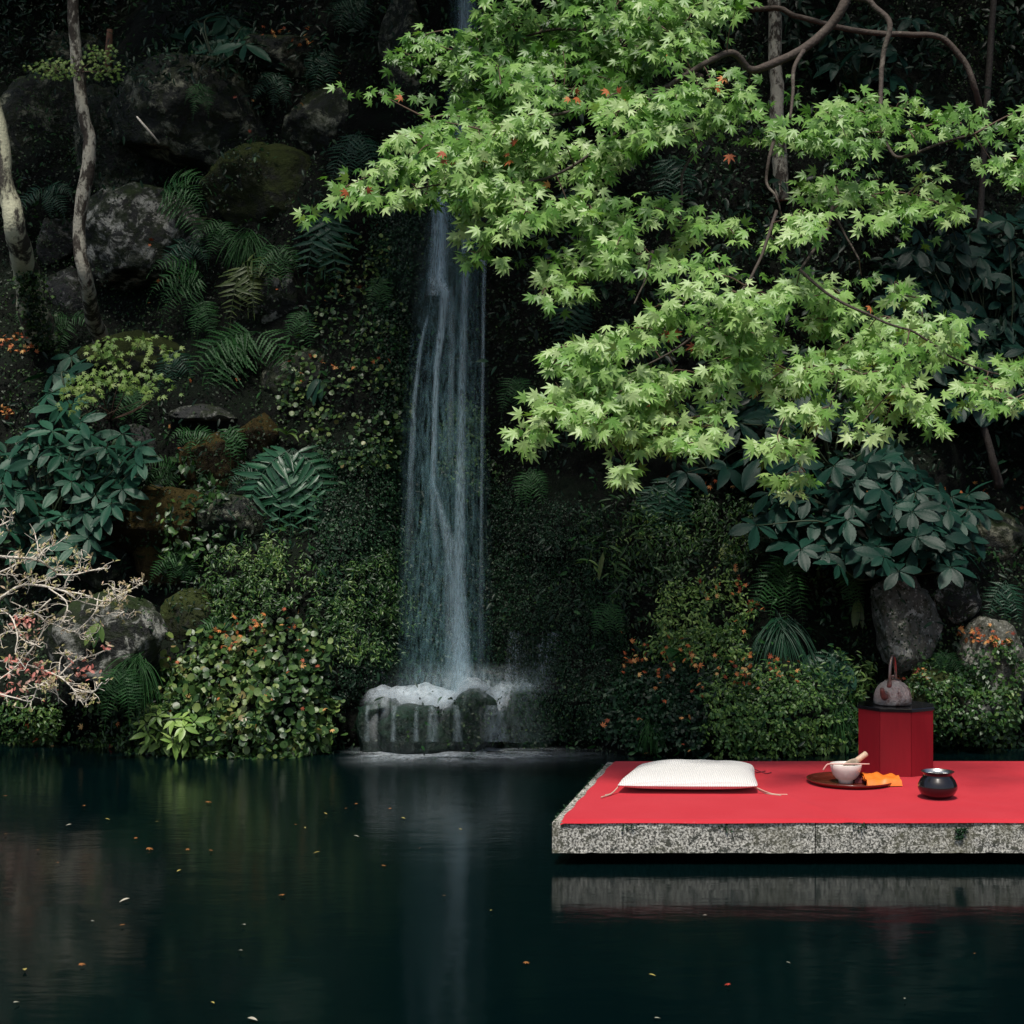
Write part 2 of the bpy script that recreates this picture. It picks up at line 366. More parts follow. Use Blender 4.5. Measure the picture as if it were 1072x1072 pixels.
# ------------------------------------------------------------------ boulders
def ico(level):
    import bmesh
    bm = bmesh.new(); bmesh.ops.create_icosphere(bm, subdivisions=level, radius=1)
    V = A([tuple(v.co) for v in bm.verts]); Fc = A([[q.index for q in f.verts] for f in bm.faces]); bm.free(); return V, Fc
ICO = {4: ico(4), 5: ico(5)}
def boulder_mesh(seed, lvl=5, cuts=12, fine=.10):
    V, Fc = ICO[lvl]; V = V.copy(); r_ = np.random.default_rng(seed)
    for _ in range(cuts):
        n = nrmz(r_.normal(size=3)); d = r_.uniform(.55, .9); q = V @ n; V = V - np.maximum(q - d, 0)[:, None] * n * .9
    V = V * (1 + .28 * (fbm(V * 1.2 + seed, seed) - .5) + fine * 2 * (fbm(V * 5 + seed, seed + 5, 4) - .5))[:, None]
    return V, Fc
OBST = [(GV, GF)]
def boulder(px, py, w, h, mk, label, seed, out=.35, group='boulders set in the mossy bank', Y=None, lvl=None, cuts=13, dep=.8, cat='boulder'):
    z = PZ(py, 9.6); x = PX(px, 9.6)
    y0 = float(bankY(x, z))
    for _ in range(4): x = PX(px, y0); z = PZ(py, y0); y0 = float(bankY(x, z))
    if Y: y0 = Y; x = PX(px, Y); z = PZ(py, Y)
    rx = w / 2 / F * y0 * 1.2; rz = h / 2 / F * y0 * 1.2; ry = dep * (rx + rz) / 2
    c = A([x, y0 + ry * (1 - 2 * out), z])
    V, Fc = boulder_mesh(seed, lvl or (5 if w > 60 else 4), cuts)
    a = (seed * 1.7) % 6.28; V = V @ A([[math.cos(a), -math.sin(a), 0], [math.sin(a), math.cos(a), 0], [0, 0, 1]])
    W = c + V * A([rx, ry, rz])
    o = build('boulder', MB().add(W, Fc, (seed * .37) % 1), M[mk], origin=c - A([0, 0, rz])); tag(o, label, cat, group)
    OBST.append((W, Fc)); return o
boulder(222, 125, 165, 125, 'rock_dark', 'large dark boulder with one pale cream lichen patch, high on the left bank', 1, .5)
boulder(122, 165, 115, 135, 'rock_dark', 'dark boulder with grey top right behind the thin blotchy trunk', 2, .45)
boulder(150, 258, 130, 115, 'rock_lichen', 'broad boulder splashed with white lichen under a spreading fern', 3, .5)
boulder(57, 250, 40, 54, 'rock_grey', 'small egg shaped grey boulder between the two left trunks', 4, .5)
boulder(282, 205, 115, 92, 'rock_moss', 'moss covered boulder with yellowish top left of the lowest maple tip', 5, .5)
boulder(74, 310, 50, 62, 'rock_grey', 'pale brownish stone at the foot of the thin trunk', 6, .5)
boulder(345, 130, 90, 90, 'rock_dark', 'black wet boulder at left of the upper waterfall', 7, .4)
boulder(292, 318, 60, 92, 'rock_lichen', 'grey blotched upright rock right of the yellowish fern frond', 8, .3)
boulder(40, 140, 100, 110, 'rock_dark', 'dark moss clad rock behind the leaning pale trunk', 9, .3)
boulder(210, 255, 40, 50, 'rock_lichen', 'small rounded rock with pink grey top beside the spreading fern', 10, .5)
boulder(165, 545, 100, 78, 'rock_brown', 'brown moss rock right of the teal leaved shrub', 11, .5)
boulder(228, 487, 84, 62, 'rock_brown', 'rusty brown mossy rock in the middle of the left bank', 12, .5)
boulder(270, 452, 38, 38, 'rock_brown', 'small orange brown mossy stone above the big hanging fern', 13, .6)
boulder(245, 545, 70, 62, 'rock_dark', 'dark rock with purplish grey crown below the climbing leaves', 14, .5)
boulder(146, 462, 44, 30, 'rock_grey', 'flat grey stone above the teal leaved shrub', 15, .6)
boulder(214, 433, 64, 20, 'rock_grey', 'long flat grey slab stone above two small ferns', 16, .6)
boulder(118, 675, 108, 96, 'rock_lichen', 'big grey mossy boulder behind the pale bare azalea twigs', 17, .7, Y=9.0)
boulder(180, 590, 70, 60, 'rock_brown', 'dim brown mossy rock above the grassy water edge', 18, .4)
boulder(200, 650, 60, 60, 'rock_moss', 'dim mossy stone just above the round leaved mound', 19, .4)
boulder(140, 490, 60, 50, 'rock_dark', 'shadowed dark stone right of the teal leaves', 20, .4)
boulder(942, 664, 70, 108, 'rock_speck', 'tall grey boulder freckled with white lichen behind the kettle', 21, .65, Y=9.2, cuts=22)
boulder(1000, 628, 44, 40, 'rock_lichen', 'jagged pale lichened stone under the large dark leaves', 22, .5)
boulder(1035, 705, 84, 100, 'rock_speck', 'dark boulder topped by rusty fallen leaves at far right', 23, .6, Y=9.15)
boulder(1028, 748, 42, 58, 'rock_grey', 'bluish grey stone at the water edge right of the red box', 24, .6, Y=8.95)
boulder(968, 735, 70, 64, 'rock_moss', 'mossy boulder just right of the kettle', 25, .6, Y=9.05)
boulder(430, 60, 60, 120, 'rock_dark', 'dark cliff rock beside the top of the waterfall', 26, .35)
boulder(75, 60, 120, 60, 'rock_dark', 'dark ledge rock behind the top of the thin trunk', 27, .3)
boulder(300, 60, 110, 70, 'rock_dark', 'dark leaf littered ledge rock near the top edge', 28, .35)
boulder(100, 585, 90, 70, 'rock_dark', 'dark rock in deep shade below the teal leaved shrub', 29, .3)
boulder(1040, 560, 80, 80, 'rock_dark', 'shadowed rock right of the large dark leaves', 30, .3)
boulder(470, 560, 130, 300, 'rock_wet', 'wet green rock face behind the falling water', 31, .22, dep=.5)
boulder(465, 300, 120, 260, 'rock_wet', 'wet dark rock face behind the upper waterfall', 32, .2, dep=.5)
boulder(150, 380, 120, 60, 'rock_moss', 'mossy ledge under the yellow green maple sapling', 36, .4)
boulder(320, 400, 80, 60, 'rock_dark', 'dark rock under the round leaved climber', 37, .3)
WG = 'wet rocks under the waterfall'
boulder(400, 764, 50, 58, 'rock_wet', 'leftmost wet rock at the foot of the fall with a thin white trickle', 41, .5, WG, Y=8.88, cuts=7)
boulder(436, 768, 72, 54, 'rock_wet', 'broad low wet rock under the white foam, left of centre', 42, .5, WG, Y=8.84, cuts=8)
boulder(467, 769, 56, 56, 'rock_wet', 'dark wet rock between the broad low rock and the tall right one', 47, .5, WG, Y=8.9, cuts=8)
boulder(496, 762, 46, 68, 'rock_wet', 'tallest rounded dark wet rock at the right end of the foam', 43, .5, WG, Y=8.86, cuts=6)
boulder(545, 756, 110, 80, 'rock_wet', 'mossy wet ledge right of the foam', 44, .5, WG, Y=9.2, cuts=10)
boulder(450, 766, 120, 66, 'rock_wet', 'flat wet shelf behind the foam where the water lands', 45, .5, WG, Y=9.15, cuts=7)

# one tree for ray casts against ground and boulders
vv = []; ff = []; off = 0
for V_, F_ in OBST:
    vv.append(V_); ff += (F_ + off).tolist(); off += len(V_)
BVH = BVHTree.FromPolygons(np.concatenate(vv).tolist(), ff)
CAM = Vector((0, 0, CAMZ))
def ray(px, py):
    d = Vector(((px - 536) / F, 1, -(py - 536) / F)).normalized(); h = BVH.ray_cast(CAM, d, 60)
    if h[0] is None: return A([PX(px), 9.4, PZ(py)]), A([0, -1, 0.])
    n = h[1]
    if n.dot(d) > 0: n = -n
    return A(h[0]), A(n)
def drop(x, z):
    h = BVH.ray_cast(Vector((x, 5, z)), Vector((0, 1, 0)), 60)
    if h[0] is not None and h[2] >= len(GF) and fbm(A([[x * 2.2, z * 2.2, 7.]]), 77, 3)[0] + rng.normal(0, .05) < .53: return A([x, 60, z]), A([0, -1., 0])
    return (A(h[0]), A(h[1]) if h[1].y < 0 else -A(h[1])) if h[0] is not None else (A([x, 9.4, z]), A([0, -1., 0]))

def inpoly(px, py, poly):
    px = np.asarray(px, float); py = np.asarray(py, float); c = np.zeros(px.shape, bool); n = len(poly)
    for i in range(n):
        x1, y1 = poly[i]; x2, y2 = poly[(i + 1) % n]
        if y1 == y2: continue
        c ^= ((y1 > py) != (y2 > py)) & (px < (x2 - x1) * (py - y1) / (y2 - y1) + x1)
    return c
def ell(cx, cy, rx, ry, n=20):
    return [(cx + rx * math.cos(a), cy + ry * math.sin(a)) for a in np.arange(n) * 2 * math.pi / n]
def samp(poly, n, thr=None, sc=.03, seed=0, soft=.18, edge=5):
    poly = [tuple(p) for p in poly]; xs_ = [p[0] for p in poly]; ys_ = [p[1] for p in poly]; out = []
    got = 0; t = 0
    while got < n and t < 40:
        t += 1
        x = rng.uniform(min(xs_), max(xs_), n * 2); y = rng.uniform(min(ys_), max(ys_), n * 2); k = inpoly(x + rng.normal(0, edge, n * 2), y + rng.normal(0, edge, n * 2), poly)
        if thr is not None: k &= (fbm(np.stack([x * sc, y * sc, 0 * x], -1), seed, 3) + rng.normal(0, soft * .3, n * 2)) > thr
        out.append(np.column_stack([x[k], y[k]])); got += k.sum()
    return np.concatenate(out)[:n]
def cover(name, poly, n, tpl, size, mk, label, cat, thr=None, sc=.03, lift=.08, droop=.6, out=.5, wid=1., seed=0, jit=.5, cand=False, X=False):
    if X:   # over the whole bank, independent of the camera
        x = rng.uniform(-4.6, 4.6, n * 3); z = rng.uniform(-.02, 5.6, n * 3)
        k = fbm(np.stack([x * sc, z * sc, 0 * x], -1), seed, 4) + rng.normal(0, .03, n * 3) > (thr or 0); pts = np.column_stack([x[k], z[k]])[:n]; R = [drop(a, b_) for a, b_ in pts]
    else: R = [ray(a, b_) for a, b_ in samp(poly, n, thr, sc, seed)]
    R = [r for r in R if r[0][1] < 50]; pos = A([r[0] for r in R]); nr = A([r[1] for r in R]); k = len(pos)
    clump = fbm(pos * 7 + seed, seed + 3, 2)
    pos = pos + nr * (lift * rng.random(k) * (.3 + 1.4 * clump))[:, None]
    pos[:, 2] = np.maximum(pos[:, 2], .01)
    tip = nrmz(rng.normal(0, 1, (k, 3)) * A([1, .5, .8]) + A([0, -.3, -droop]) + nr * out * .4); nn = nrmz(nr * .7 + A([0, -.35, .55]) + rng.normal(0, jit, (k, 3)))
    mb = MB(); sz = size * rng.uniform(.6, 1.25, k)
    r = np.clip(fbm(pos * 4.0, seed + 8, 3) * 1.3 - .35 + rng.normal(0, .22, k), 0, 1)
    place(mb, tpl, pos, tip, nn, sz, r, wid)
    o = build(name, mb, M[mk]); tag(o, label, cat, kind='stuff'); return o

# ------------------------------------------------------------------ ground cover (nobody could count it)
cover('moss', None, 95000, TINY, .021, 'fine', 'fine dark ground cover growing all over the steep bank', 'ground cover', thr=.38, sc=1.5, lift=.05, X=True, seed=3)
cover('leafy_undergrowth', None, 4200, LANCE, .045, 'fern', 'green leafy plants scattered between the moss of the bank', 'undergrowth', thr=.52, sc=1.7, lift=.10, X=True, seed=44, jit=.6, wid=1.3)
cover('leafy_undergrowth', None, 5200, LANCE, .055, 'dark', 'dark leafy undergrowth between the rocks of the bank', 'undergrowth', thr=.5, sc=1.1, lift=.14, X=True, seed=33, jit=.7)
wallp = [(512, 500), (560, 520), (640, 540), (660, 640), (650, 770), (560, 775), (520, 720), (508, 600)]
cover('moss', wallp, 24000, TINY, .014, 'wallmoss', 'dark velvety moss on the cliff right of the waterfall', 'moss', lift=.05, droop=1.2, seed=5)
cover('moss', [(330, 470), (420, 460), (428, 600), (425, 720), (345, 740), (335, 620)], 17000, TINY, .016, 'wallmoss', 'dark moss on the cliff left of the waterfall', 'moss', lift=.06, droop=1., seed=6)
cover('hanging_moss', [(425, 480), (510, 470), (512, 700), (425, 700)], 5500, TINY, .02, 'wallmoss', 'wet moss seen through the falling water', 'moss', lift=.05, droop=1.4, seed=7)
cover('hanging_moss', [(385, 170), (450, 190), (432, 300), (425, 500), (395, 480)], 6500, TINY, .02, 'wallmoss', 'dark moss on the rock left of the upper fall', 'moss', lift=.05, droop=1.2, seed=71)
cover('ferny_moss', ell(488, 470, 24, 50), 2200, TINY, .024, 'mid', 'feathery bright moss behind the waterfall', 'moss', lift=.12, droop=1.1, seed=8)
cover('small_leaved_creeper', [(335, 600), (400, 570), (424, 600), (420, 690), (360, 700), (322, 660)], 3600, LANCE, .028, 'mid', 'sunlit fine leaved creeper left of the waterfall foot', 'creeper', thr=.42, sc=.04, lift=.12, seed=9)
cover('small_leaved_creeper', ell(268, 612, 50, 36), 2200, LANCE, .03, 'mid', 'lit small leaved mound above the round leaved plants', 'creeper', lift=.16, seed=10)
cover('climbing_creeper', [(168, 500), (195, 480), (240, 500), (232, 560), (215, 600), (180, 600), (170, 550)], 420, LANCE, .05, 'mid', 'bright climbing leaves draped over the left rocks', 'creeper', thr=.46, sc=.05, lift=.14, wid=1.7, seed=12)
mound = [(170, 740), (190, 690), (225, 665), (280, 652), (330, 665), (350, 700), (345, 745), (335, 778), (270, 790), (200, 786), (160, 778)]
cover('round_leaved_plants', mound, 2100, ROUND, .040, 'roundl', 'mound of round leaved creeping plants at the water edge', 'ground cover', lift=.14, droop=.2, out=.3, wid=1.1, seed=13, jit=.35)
cover('small_leaved_plants', [(150, 740), (200, 700), (230, 740), (340, 760), (330, 790), (210, 790), (150, 778)], 1900, LANCE, .034, 'mid', 'narrow leaves fringing the round leaved mound', 'ground cover', lift=.16, wid=1.3, seed=14)
cover('round_leaved_climber', [(300, 375), (350, 365), (420, 400), (425, 470), (380, 500), (330, 460), (290, 420)], 620, ROUND, .030, 'roundl', 'round leaved climber with a few orange leaves beside the fall', 'climber', thr=.45, sc=.05, lift=.1, seed=15)
cover('round_leaved_climber', [(335, 250), (420, 240), (432, 330), (400, 370), (340, 360)], 430, ROUND, .026, 'roundl', 'dim round leaved climber under the left maple tip', 'climber', thr=.45, sc=.05, lift=.1, seed=16)
rb = [(640, 560), (700, 510), (780, 530), (790, 600), (770, 660), (790, 700), (700, 700), (650, 660)]
cover('pale_leaved_plants', rb, 4200, LANCE, .030, 'mid', 'pale green small leaves hanging on the right bank', 'ground cover', thr=.40, sc=.03, lift=.13, droop=1., seed=17, wid=1.2)
cover('pale_leaved_plants', [(690, 620), (775, 600), (780, 700), (720, 710), (680, 690)], 1700, LANCE, .028, 'bright', 'brightest small leaves on the slope above the right mounds', 'ground cover', thr=.42, sc=.04, lift=.12, seed=18, wid=1.4)
cover('bushy_ground_plants', [(735, 730), (770, 712), (820, 715), (862, 745), (865, 775), (820, 784), (740, 780)], 3600, LANCE, .026, 'bright', 'dense pale green cushion of tiny leaves at the right water edge', 'ground cover', lift=.12, seed=19, wid=1.7)
cover('low_ground_plants', [(635, 720), (665, 695), (735, 700), (745, 780), (660, 780), (632, 760)], 4600, TINY, .026, 'wallmoss', 'dark mossy mound left of the pale cushion plants', 'ground cover', lift=.08, seed=20, wid=1.2)
cover('small_leaved_plants', [(735, 700), (860, 700), (860, 740), (735, 740)], 1200, LANCE, .03, 'mid', 'mixed small leaves above the pale cushion plants', 'ground cover', lift=.12, seed=21, wid=1.3)
cover('bamboo_grass', [(600, 545), (640, 520), (680, 545), (672, 600), (640, 610), (615, 580)], 150, LANCEN, .075, 'mid', 'slender bamboo grass leaves right of the waterfall', 'bamboo grass', lift=.2, droop=.3, seed=22, jit=.8)
cover('small_leaved_plants', [(960, 690), (1072, 670), (1080, 780), (970, 780)], 2600, TINY, .03, 'mid', 'tiny white flecked plants over the right hand rocks', 'ground cover', thr=.47, sc=.06, lift=.06, seed=23)
cover('small_leaved_plants', [(905, 735), (985, 690), (1000, 740), (985, 785), (905, 785)], 1500, LANCE, .024, 'mid', 'small leaves round the rock behind the red box', 'ground cover', thr=.4, sc=.06, lift=.08, seed=24, wid=1.4)
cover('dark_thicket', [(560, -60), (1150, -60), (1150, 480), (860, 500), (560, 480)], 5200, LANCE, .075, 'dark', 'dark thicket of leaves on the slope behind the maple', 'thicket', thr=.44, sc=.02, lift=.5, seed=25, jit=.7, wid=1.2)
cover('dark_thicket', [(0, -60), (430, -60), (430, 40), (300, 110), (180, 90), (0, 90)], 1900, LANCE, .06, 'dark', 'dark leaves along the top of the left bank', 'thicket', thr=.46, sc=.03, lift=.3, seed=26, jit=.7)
cover('shore_plants', [(0, 735), (160, 730), (170, 782), (0, 782)], 1800, LANCE, .03, 'mid', 'low dim plants along the left water edge', 'ground cover', thr=.42, sc=.04, lift=.1, seed=27, wid=1.3)
cover('shore_plants', [(860, 690), (905, 690), (905, 784), (860, 784)], 800, LANCE, .045, 'mid', 'leafy tangle between the pale cushion and the red box', 'ground cover', lift=.15, seed=28)
def fallen(poly, n, label, seed=0, size=.024, lift=.16):
    R = [ray(a, b_) for a, b_ in samp(poly, n)]; pos = A([r[0] for r in R]); nr = A([r[1] for r in R]); k = len(pos)
    pos = pos + nr * lift * rng.uniform(.5, 1.1, (k, 1)); tip = rng.normal(0, 1, (k, 3)); nn = nrmz(A([0, -.6, .6]) + rng.normal(0, .4, (k, 3)))
    mb = MB(); place(mb, MAPLE, pos, tip, nn, size * rng.uniform(.7, 1.2, k)); tag(build('fallen_leaves', mb, M['fallen']), label, 'fallen leaves', kind='stuff')
fallen([(-5, 350), (38, 355), (42, 372), (-5, 376)], 60, 'reddish fallen leaves on the ledge below the leaning trunk', lift=.05)
fallen([(-5, 425), (18, 425), (18, 440), (-5, 440)], 14, 'pink red fallen leaves at the left picture edge', lift=.08)
fallen([(640, 690), (725, 690), (740, 720), (650, 715)], 42, 'red and orange maple leaves on top of the dark mossy mound')
fallen([(735, 700), (835, 710), (830, 728), (730, 735)], 60, 'orange leaves scattered along the top of the pale cushion plants')
fallen([(745, 600), (785, 610), (785, 660), (740, 650)], 30, 'rusty leaves caught beside the hanging right ferns')
fallen([(632, 640), (745, 640), (745, 780), (632, 780)], 26, 'single leaves dotted over the right mounds')
fallen([(235, 690), (255, 670), (320, 655), (325, 668), (270, 682), (240, 700)], 46, 'orange leaves along the crest of the round leaved mound', lift=.2)
fallen([(190, 690), (340, 670), (345, 780), (190, 785)], 30, 'red leaves speckled over the round leaved mound', lift=.2)
fallen([(1005, 655), (1058, 660), (1062, 678), (1010, 672)], 55, 'rusty leaves lying on the far right boulder', lift=.03)
fallen([(935, 700), (962, 698), (975, 715), (940, 715)], 22, 'orange leaves on the rock right of the kettle', lift=.05)
fallen([(300, 372), (400, 372), (400, 400), (300, 400)], 14, 'orange leaves on the round leaved climber', lift=.12)
fallen([(880, 500), (1060, 500), (1060, 545), (880, 525)], 34, 'rusty leaves behind the large dark leaves', lift=.12)
fallen([(150, 100), (420, 60), (430, 480), (150, 480)], 26, 'stray red leaves caught high on the left bank', lift=.06)
fallen([(700, 500), (770, 500), (770, 520), (700, 515)], 12, 'red leaves under the lowest maple sprays', lift=.1)
fallen([(0, 745), (170, 740), (170, 780), (0, 780)], 8, 'few pink leaves by the left water edge', lift=.1)
fallen([(270, 30), (330, 30), (330, 45), (270, 45)], 22, 'reddish leaves on the topmost left ledge', lift=.06)

# ------------------------------------------------------------------ ferns
def frond(base, d0, L, wid=.3, npin=15, grav=1.0, style='fine'):
    mb = MB(); n = 22; d = nrmz(A(d0)); p = A(base, float); pts = [p]; dirs = [d]
    for i in range(n):
        d = nrmz(d + A([0, 0, -grav * 2.0 / n * (.5 + i / n)])); p = p + d * L / n; pts.append(p); dirs.append(d)
    pts = A(pts); dirs = A(dirs); tube(mb, pts, np.linspace(.0028, .0008, len(pts)), 5, .0)
    ref = A([0, -.75, .65]); pos = []; tip = []; nr = []; sz = []
    for i in range(npin):
        t = .10 + .9 * i / npin; j = t * n; k = int(j); q = pts[k] + (pts[min(k + 1, n)] - pts[k]) * (j - k); T = dirs[min(k, n)]
        side = nrmz(np.cross(T, ref)); nn = np.cross(side, T)
        if nn.dot(ref) < 0: nn = -nn
        prof = math.sin(math.pi * min(1, (t + .1) ** .75)) ** .8 * (1 - .35 * t) + .06
        for s in (-1, 1):
            pos.append(q); tip.append(side * s * .97 + T * .22 + rng.normal(0, .10, 3) - A([0, 0, .12])); nr.append(nn + rng.normal(0, .28, 3)); sz.append(L * wid * prof * random.uniform(.82, 1.1))
    pos.append(pts[-2]); tip.append(dirs[-1]); nr.append(ref); sz.append(L * wid * .35)
    k = 7 if style == 'fine' else 4; V = []; Fc = []
    hw0 = (.5 / npin / wid) * (1.0 if style == 'fine' else .8)
    for i in range(k + 1):
        t = i / k; e = (1 - t) ** .6; 
        for u, o_ in ((0, 0), (.5, 1)):
            if i == k and o_: continue
            tt = (i + u) / k; hw = hw0 * (max(1 - tt, 0) ** .6) * min(1, .35 + 3 * tt) * ((.32 if style == 'fine' else .88) if not o_ else 1)
            V += [(-hw, tt + (0.04 if o_ else 0), -.22 * tt * tt + .02), (0, tt, -.22 * tt * tt), (hw, tt + (0.04 if o_ else 0), -.22 * tt * tt + .02)]
    m_ = len(V) // 3
    for i in range(m_ - 1): a = 3 * i; Fc += [(a, a + 1, a + 4, a + 3), (a + 1, a + 2, a + 5, a + 4)]
    place(mb, (A(V), A(Fc)), A(pos), A(tip), A(nr), A(sz), rng.random(len(pos)) * .7 + .15)
    return mb
def fern(px, py, angs, Lpx, label, mk='fern', wid=.27, npin=16, grav=1., style='fine', out=.5, lift=.12, group='ferns growing on the bank'):
    b_, n_ = ray(px, py); b_ = b_ + n_ * lift; t = thing('fern', b_ - n_ * lift, label, 'fern', group)
    for a in angs:
        L = Lpx * 1.3 / F * b_[1] * random.uniform(.85, 1.12); a_ = math.radians(a + random.uniform(-7, 7))
        d = A([math.cos(a_), -out * random.uniform(.8, 1.2), math.sin(a_)])
        build('frond', frond(b_, d, L, wid, npin, grav, style), M[mk], t)
    return t
# angles: 0 right, 90 up, 180 left, 270 down in the picture
fern(165, 215, [25, 5, 45, -15], 62, 'dark green fern spreading right over the white lichened boulder')
fern(222, 290, [185, 200, 160, 230, 140], 52, 'fern with leftward fronds in the middle of the upper left bank')
fern(268, 282, [280, 300, 255, 20], 52, 'yellowish tinged fern hanging left of the grey blotched rock', 'fern_yellow', npin=11, wid=.34, style='wide')
fern(225, 320, [265, 240, 290, 310], 42, 'small fern drooping below the leftward fronds')
fern(270, 360, [190, 205, 215, 345, 175, 225], 74, 'broad fern with long drooping fronds above the flat grey stone', wid=.32)
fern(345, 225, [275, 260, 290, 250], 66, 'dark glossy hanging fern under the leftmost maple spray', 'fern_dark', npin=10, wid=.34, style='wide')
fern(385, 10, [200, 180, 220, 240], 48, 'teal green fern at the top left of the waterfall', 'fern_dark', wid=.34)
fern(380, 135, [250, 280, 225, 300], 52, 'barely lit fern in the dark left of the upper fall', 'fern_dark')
fern(318, 478, [215, 235, 255, 275, 290, 310, 330, 200, 245, 265], 78, 'large glossy hanging fern left of the waterfall', 'fern_gloss', npin=9, wid=.34, style='wide', out=.5, lift=.16)
fern(270, 500, [200, 230, 260, 170], 40, 'small dark fern left of the large hanging fern', 'fern_dark')
fern(208, 450, [200, 340, 170, 20, 270], 27, 'small bright fern under the flat slab stone', npin=10)
fern(242, 448, [270, 240, 300, 330], 34, 'small fern beside the orange brown mossy stone', npin=10)
fern(185, 500, [200, 170, 230, 130], 34, 'fern among bright climbing leaves')
fern(140, 420, [240, 300, 270, 220], 38, 'fern beneath the yellow green maple sapling')
fern(80, 345, [200, 20, 160, 250], 38, 'fern at the foot of the thin blotchy trunk')
fern(120, 700, [250, 290, 320, 220], 46, 'low fern in front of the big mossy boulder')
fern(825, 590, [235, 260, 220, 285], 74, 'green fern hanging over the arching grass clump', 'fern', wid=.2, npin=20)
fern(875, 588, [300, 320, 280], 52, 'dim fern under the large dark leaves', 'fern', wid=.2, npin=18)
fern(715, 500, [255, 280, 230, 300], 64, 'dark fern hanging behind the lowest maple spray', 'fern_dark', npin=14, wid=.26, style='wide')
fern(680, 520, [260, 280, 240], 44, 'small dark fern above the bamboo grass', 'fern_dark', npin=12, wid=.3, style='wide')
fern(860, 690, [230, 260, 290, 310], 54, 'drooping dark fern left of the kettle', 'fern_dark', npin=14, wid=.22)
fern(600, 320, [260, 285, 240], 60, 'dark leathery fern under the middle maple spray', 'fern_dark', npin=10, wid=.3, style='wide')
fern(350, 60, [250, 220, 280], 44, 'dim fern on the dark upper ledge', 'fern_dark')
fern(190, 380, [250, 290, 330], 40, 'dim fern right of the yellow green sapling', 'fern_dark')
fern(705, 175, [250, 280, 300], 60, 'dark fern on the cliff behind the maple', 'fern_dark')
fern(985, 690, [200, 240, 280, 320], 30, 'small fern between the right hand boulders')

for (x_, y_, aa, L_, lb) in [(60, 200, [20, 340, 300, 200], 34, 'dim fern between the two left trunks'), (185, 250, [200, 240, 340], 36, 'dim fern below the lichened boulder at its right'), (245, 240, [200, 240, 280, 320], 40, 'fern on the lower left of the mossy boulder'), (305, 260, [210, 250, 290, 330], 40, 'fern right under the mossy boulder'), (330, 330, [220, 260, 300], 38, 'fern above the round leaved climber'), (120, 520, [300, 340, 250], 36, 'fern at the right edge of the teal shrub'), (205, 580, [200, 250, 300, 340], 36, 'fern below the climbing leaves'), (250, 650, [180, 220, 300, 350], 34, 'fern just above the round leaved mound'), (20, 330, [30, 340, 300], 36, 'fern at the foot of the leaning trunk'), (285, 90, [200, 250, 300], 36, 'dim fern right of the large dark boulder'), (210, 95, [240, 290, 200], 30, 'small fern on top of the large dark boulder'), (400, 300, [240, 270, 300], 34, 'small fern close to the left side of the fall'), (545, 400, [240, 280, 310], 40, 'dark fern right of the upper waterfall'), (640, 640, [230, 270, 300], 34, 'fern on the moss wall right of the fall'), (1040, 620, [220, 260, 300], 40, 'dim fern at far right above the rusty leaves'), (560, 505, [230, 260, 300, 330], 38, 'fern at the top of the moss wall')]:
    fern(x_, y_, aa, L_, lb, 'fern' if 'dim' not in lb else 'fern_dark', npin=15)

def strap_plant(px, py, angs, Lpx, label, mk='mid', w=.16, out=.6, lift=.05, cat='plant', name='strap_leaved_plant', Y=None):
    b_, n_ = ray(px, py); b_ = b_ + n_ * lift; t = thing(name, b_ - n_ * lift, label, cat)
    mb = MB()
    for a in angs:
        L = Lpx / F * b_[1] * random.uniform(.75, 1.15); a_ = math.radians(a + random.uniform(-9, 9)); pts = []; d = nrmz(A([math.cos(a_), -out * random.uniform(.2, 1.4), math.sin(a_)])); p = b_ + (rng.normal(0, .02, 3) if w < .05 else 0); pts = [p]
        for i in range(9): d = nrmz(d + A([0, 0, -.2])); p = p + d * L / 9; pts.append(p)
        pts = A(pts); T = nrmz(np.gradient(pts, axis=0)); side = nrmz(np.cross(T, A([0, -.8, .6]) + rng.normal(0, .3, 3))); hw = (np.sin(np.linspace(.12, 1, 10) * math.pi) ** .7 * w * L * .5 + .0006)[:, None]
        V = np.stack([pts - side * hw, pts + A([0, .003, -.002]), pts + side * hw], 1).reshape(-1, 3); Fc = []
        for i in range(9): a = 3 * i; Fc += [(a, a + 1, a + 4, a + 3), (a + 1, a + 2, a + 5, a + 4)]
        mb.add(V, Fc)
    build('foliage', mb, M[mk], t); return t
strap_plant(898, 632, [230, 290, 250], 40, 'two yellow green strap leaves beside the freckled boulder', 'fern_yellow', .2)
strap_plant(760, 572, [230, 260, 300], 24, 'single sprig of pale drooping leaves on the right bank', 'ylw', .3)
strap_plant(632, 580, [250], 34, 'one narrow yellow green leaf drooping over the moss wall', 'fern_yellow', .14)
strap_plant(715, 690, [200, 240, 280, 330, 120], 26, 'glossy broad leaf clump on the dark mossy mound', 'fern', .5)
strap_plant(845, 690, list(range(220, 330, 12)), 46, 'hanging broad leaved plant left of the drooping fern', 'fern_dark', .26)
strap_plant(878, 700, list(range(200, 340, 16)), 36, 'teal leaved plant above the leafy tangle', 'teal', .3)
strap_plant(870, 765, [60, 110, 250, 300], 22, 'young green leaves at the water edge beside the red box', 'mid', .36)
strap_plant(105, 655, [300, 250, 200], 24, 'small leaves beside the azalea', 'mid', .3)
strap_plant(340, 400, [240, 290, 200], 28, 'dark pointed leaves above the round leaved climber', 'teal', .26)
strap_plant(300, 460, [60, 90, 120, 40], 28, 'upright pale blades right of the orange brown stone', 'mid', .12)
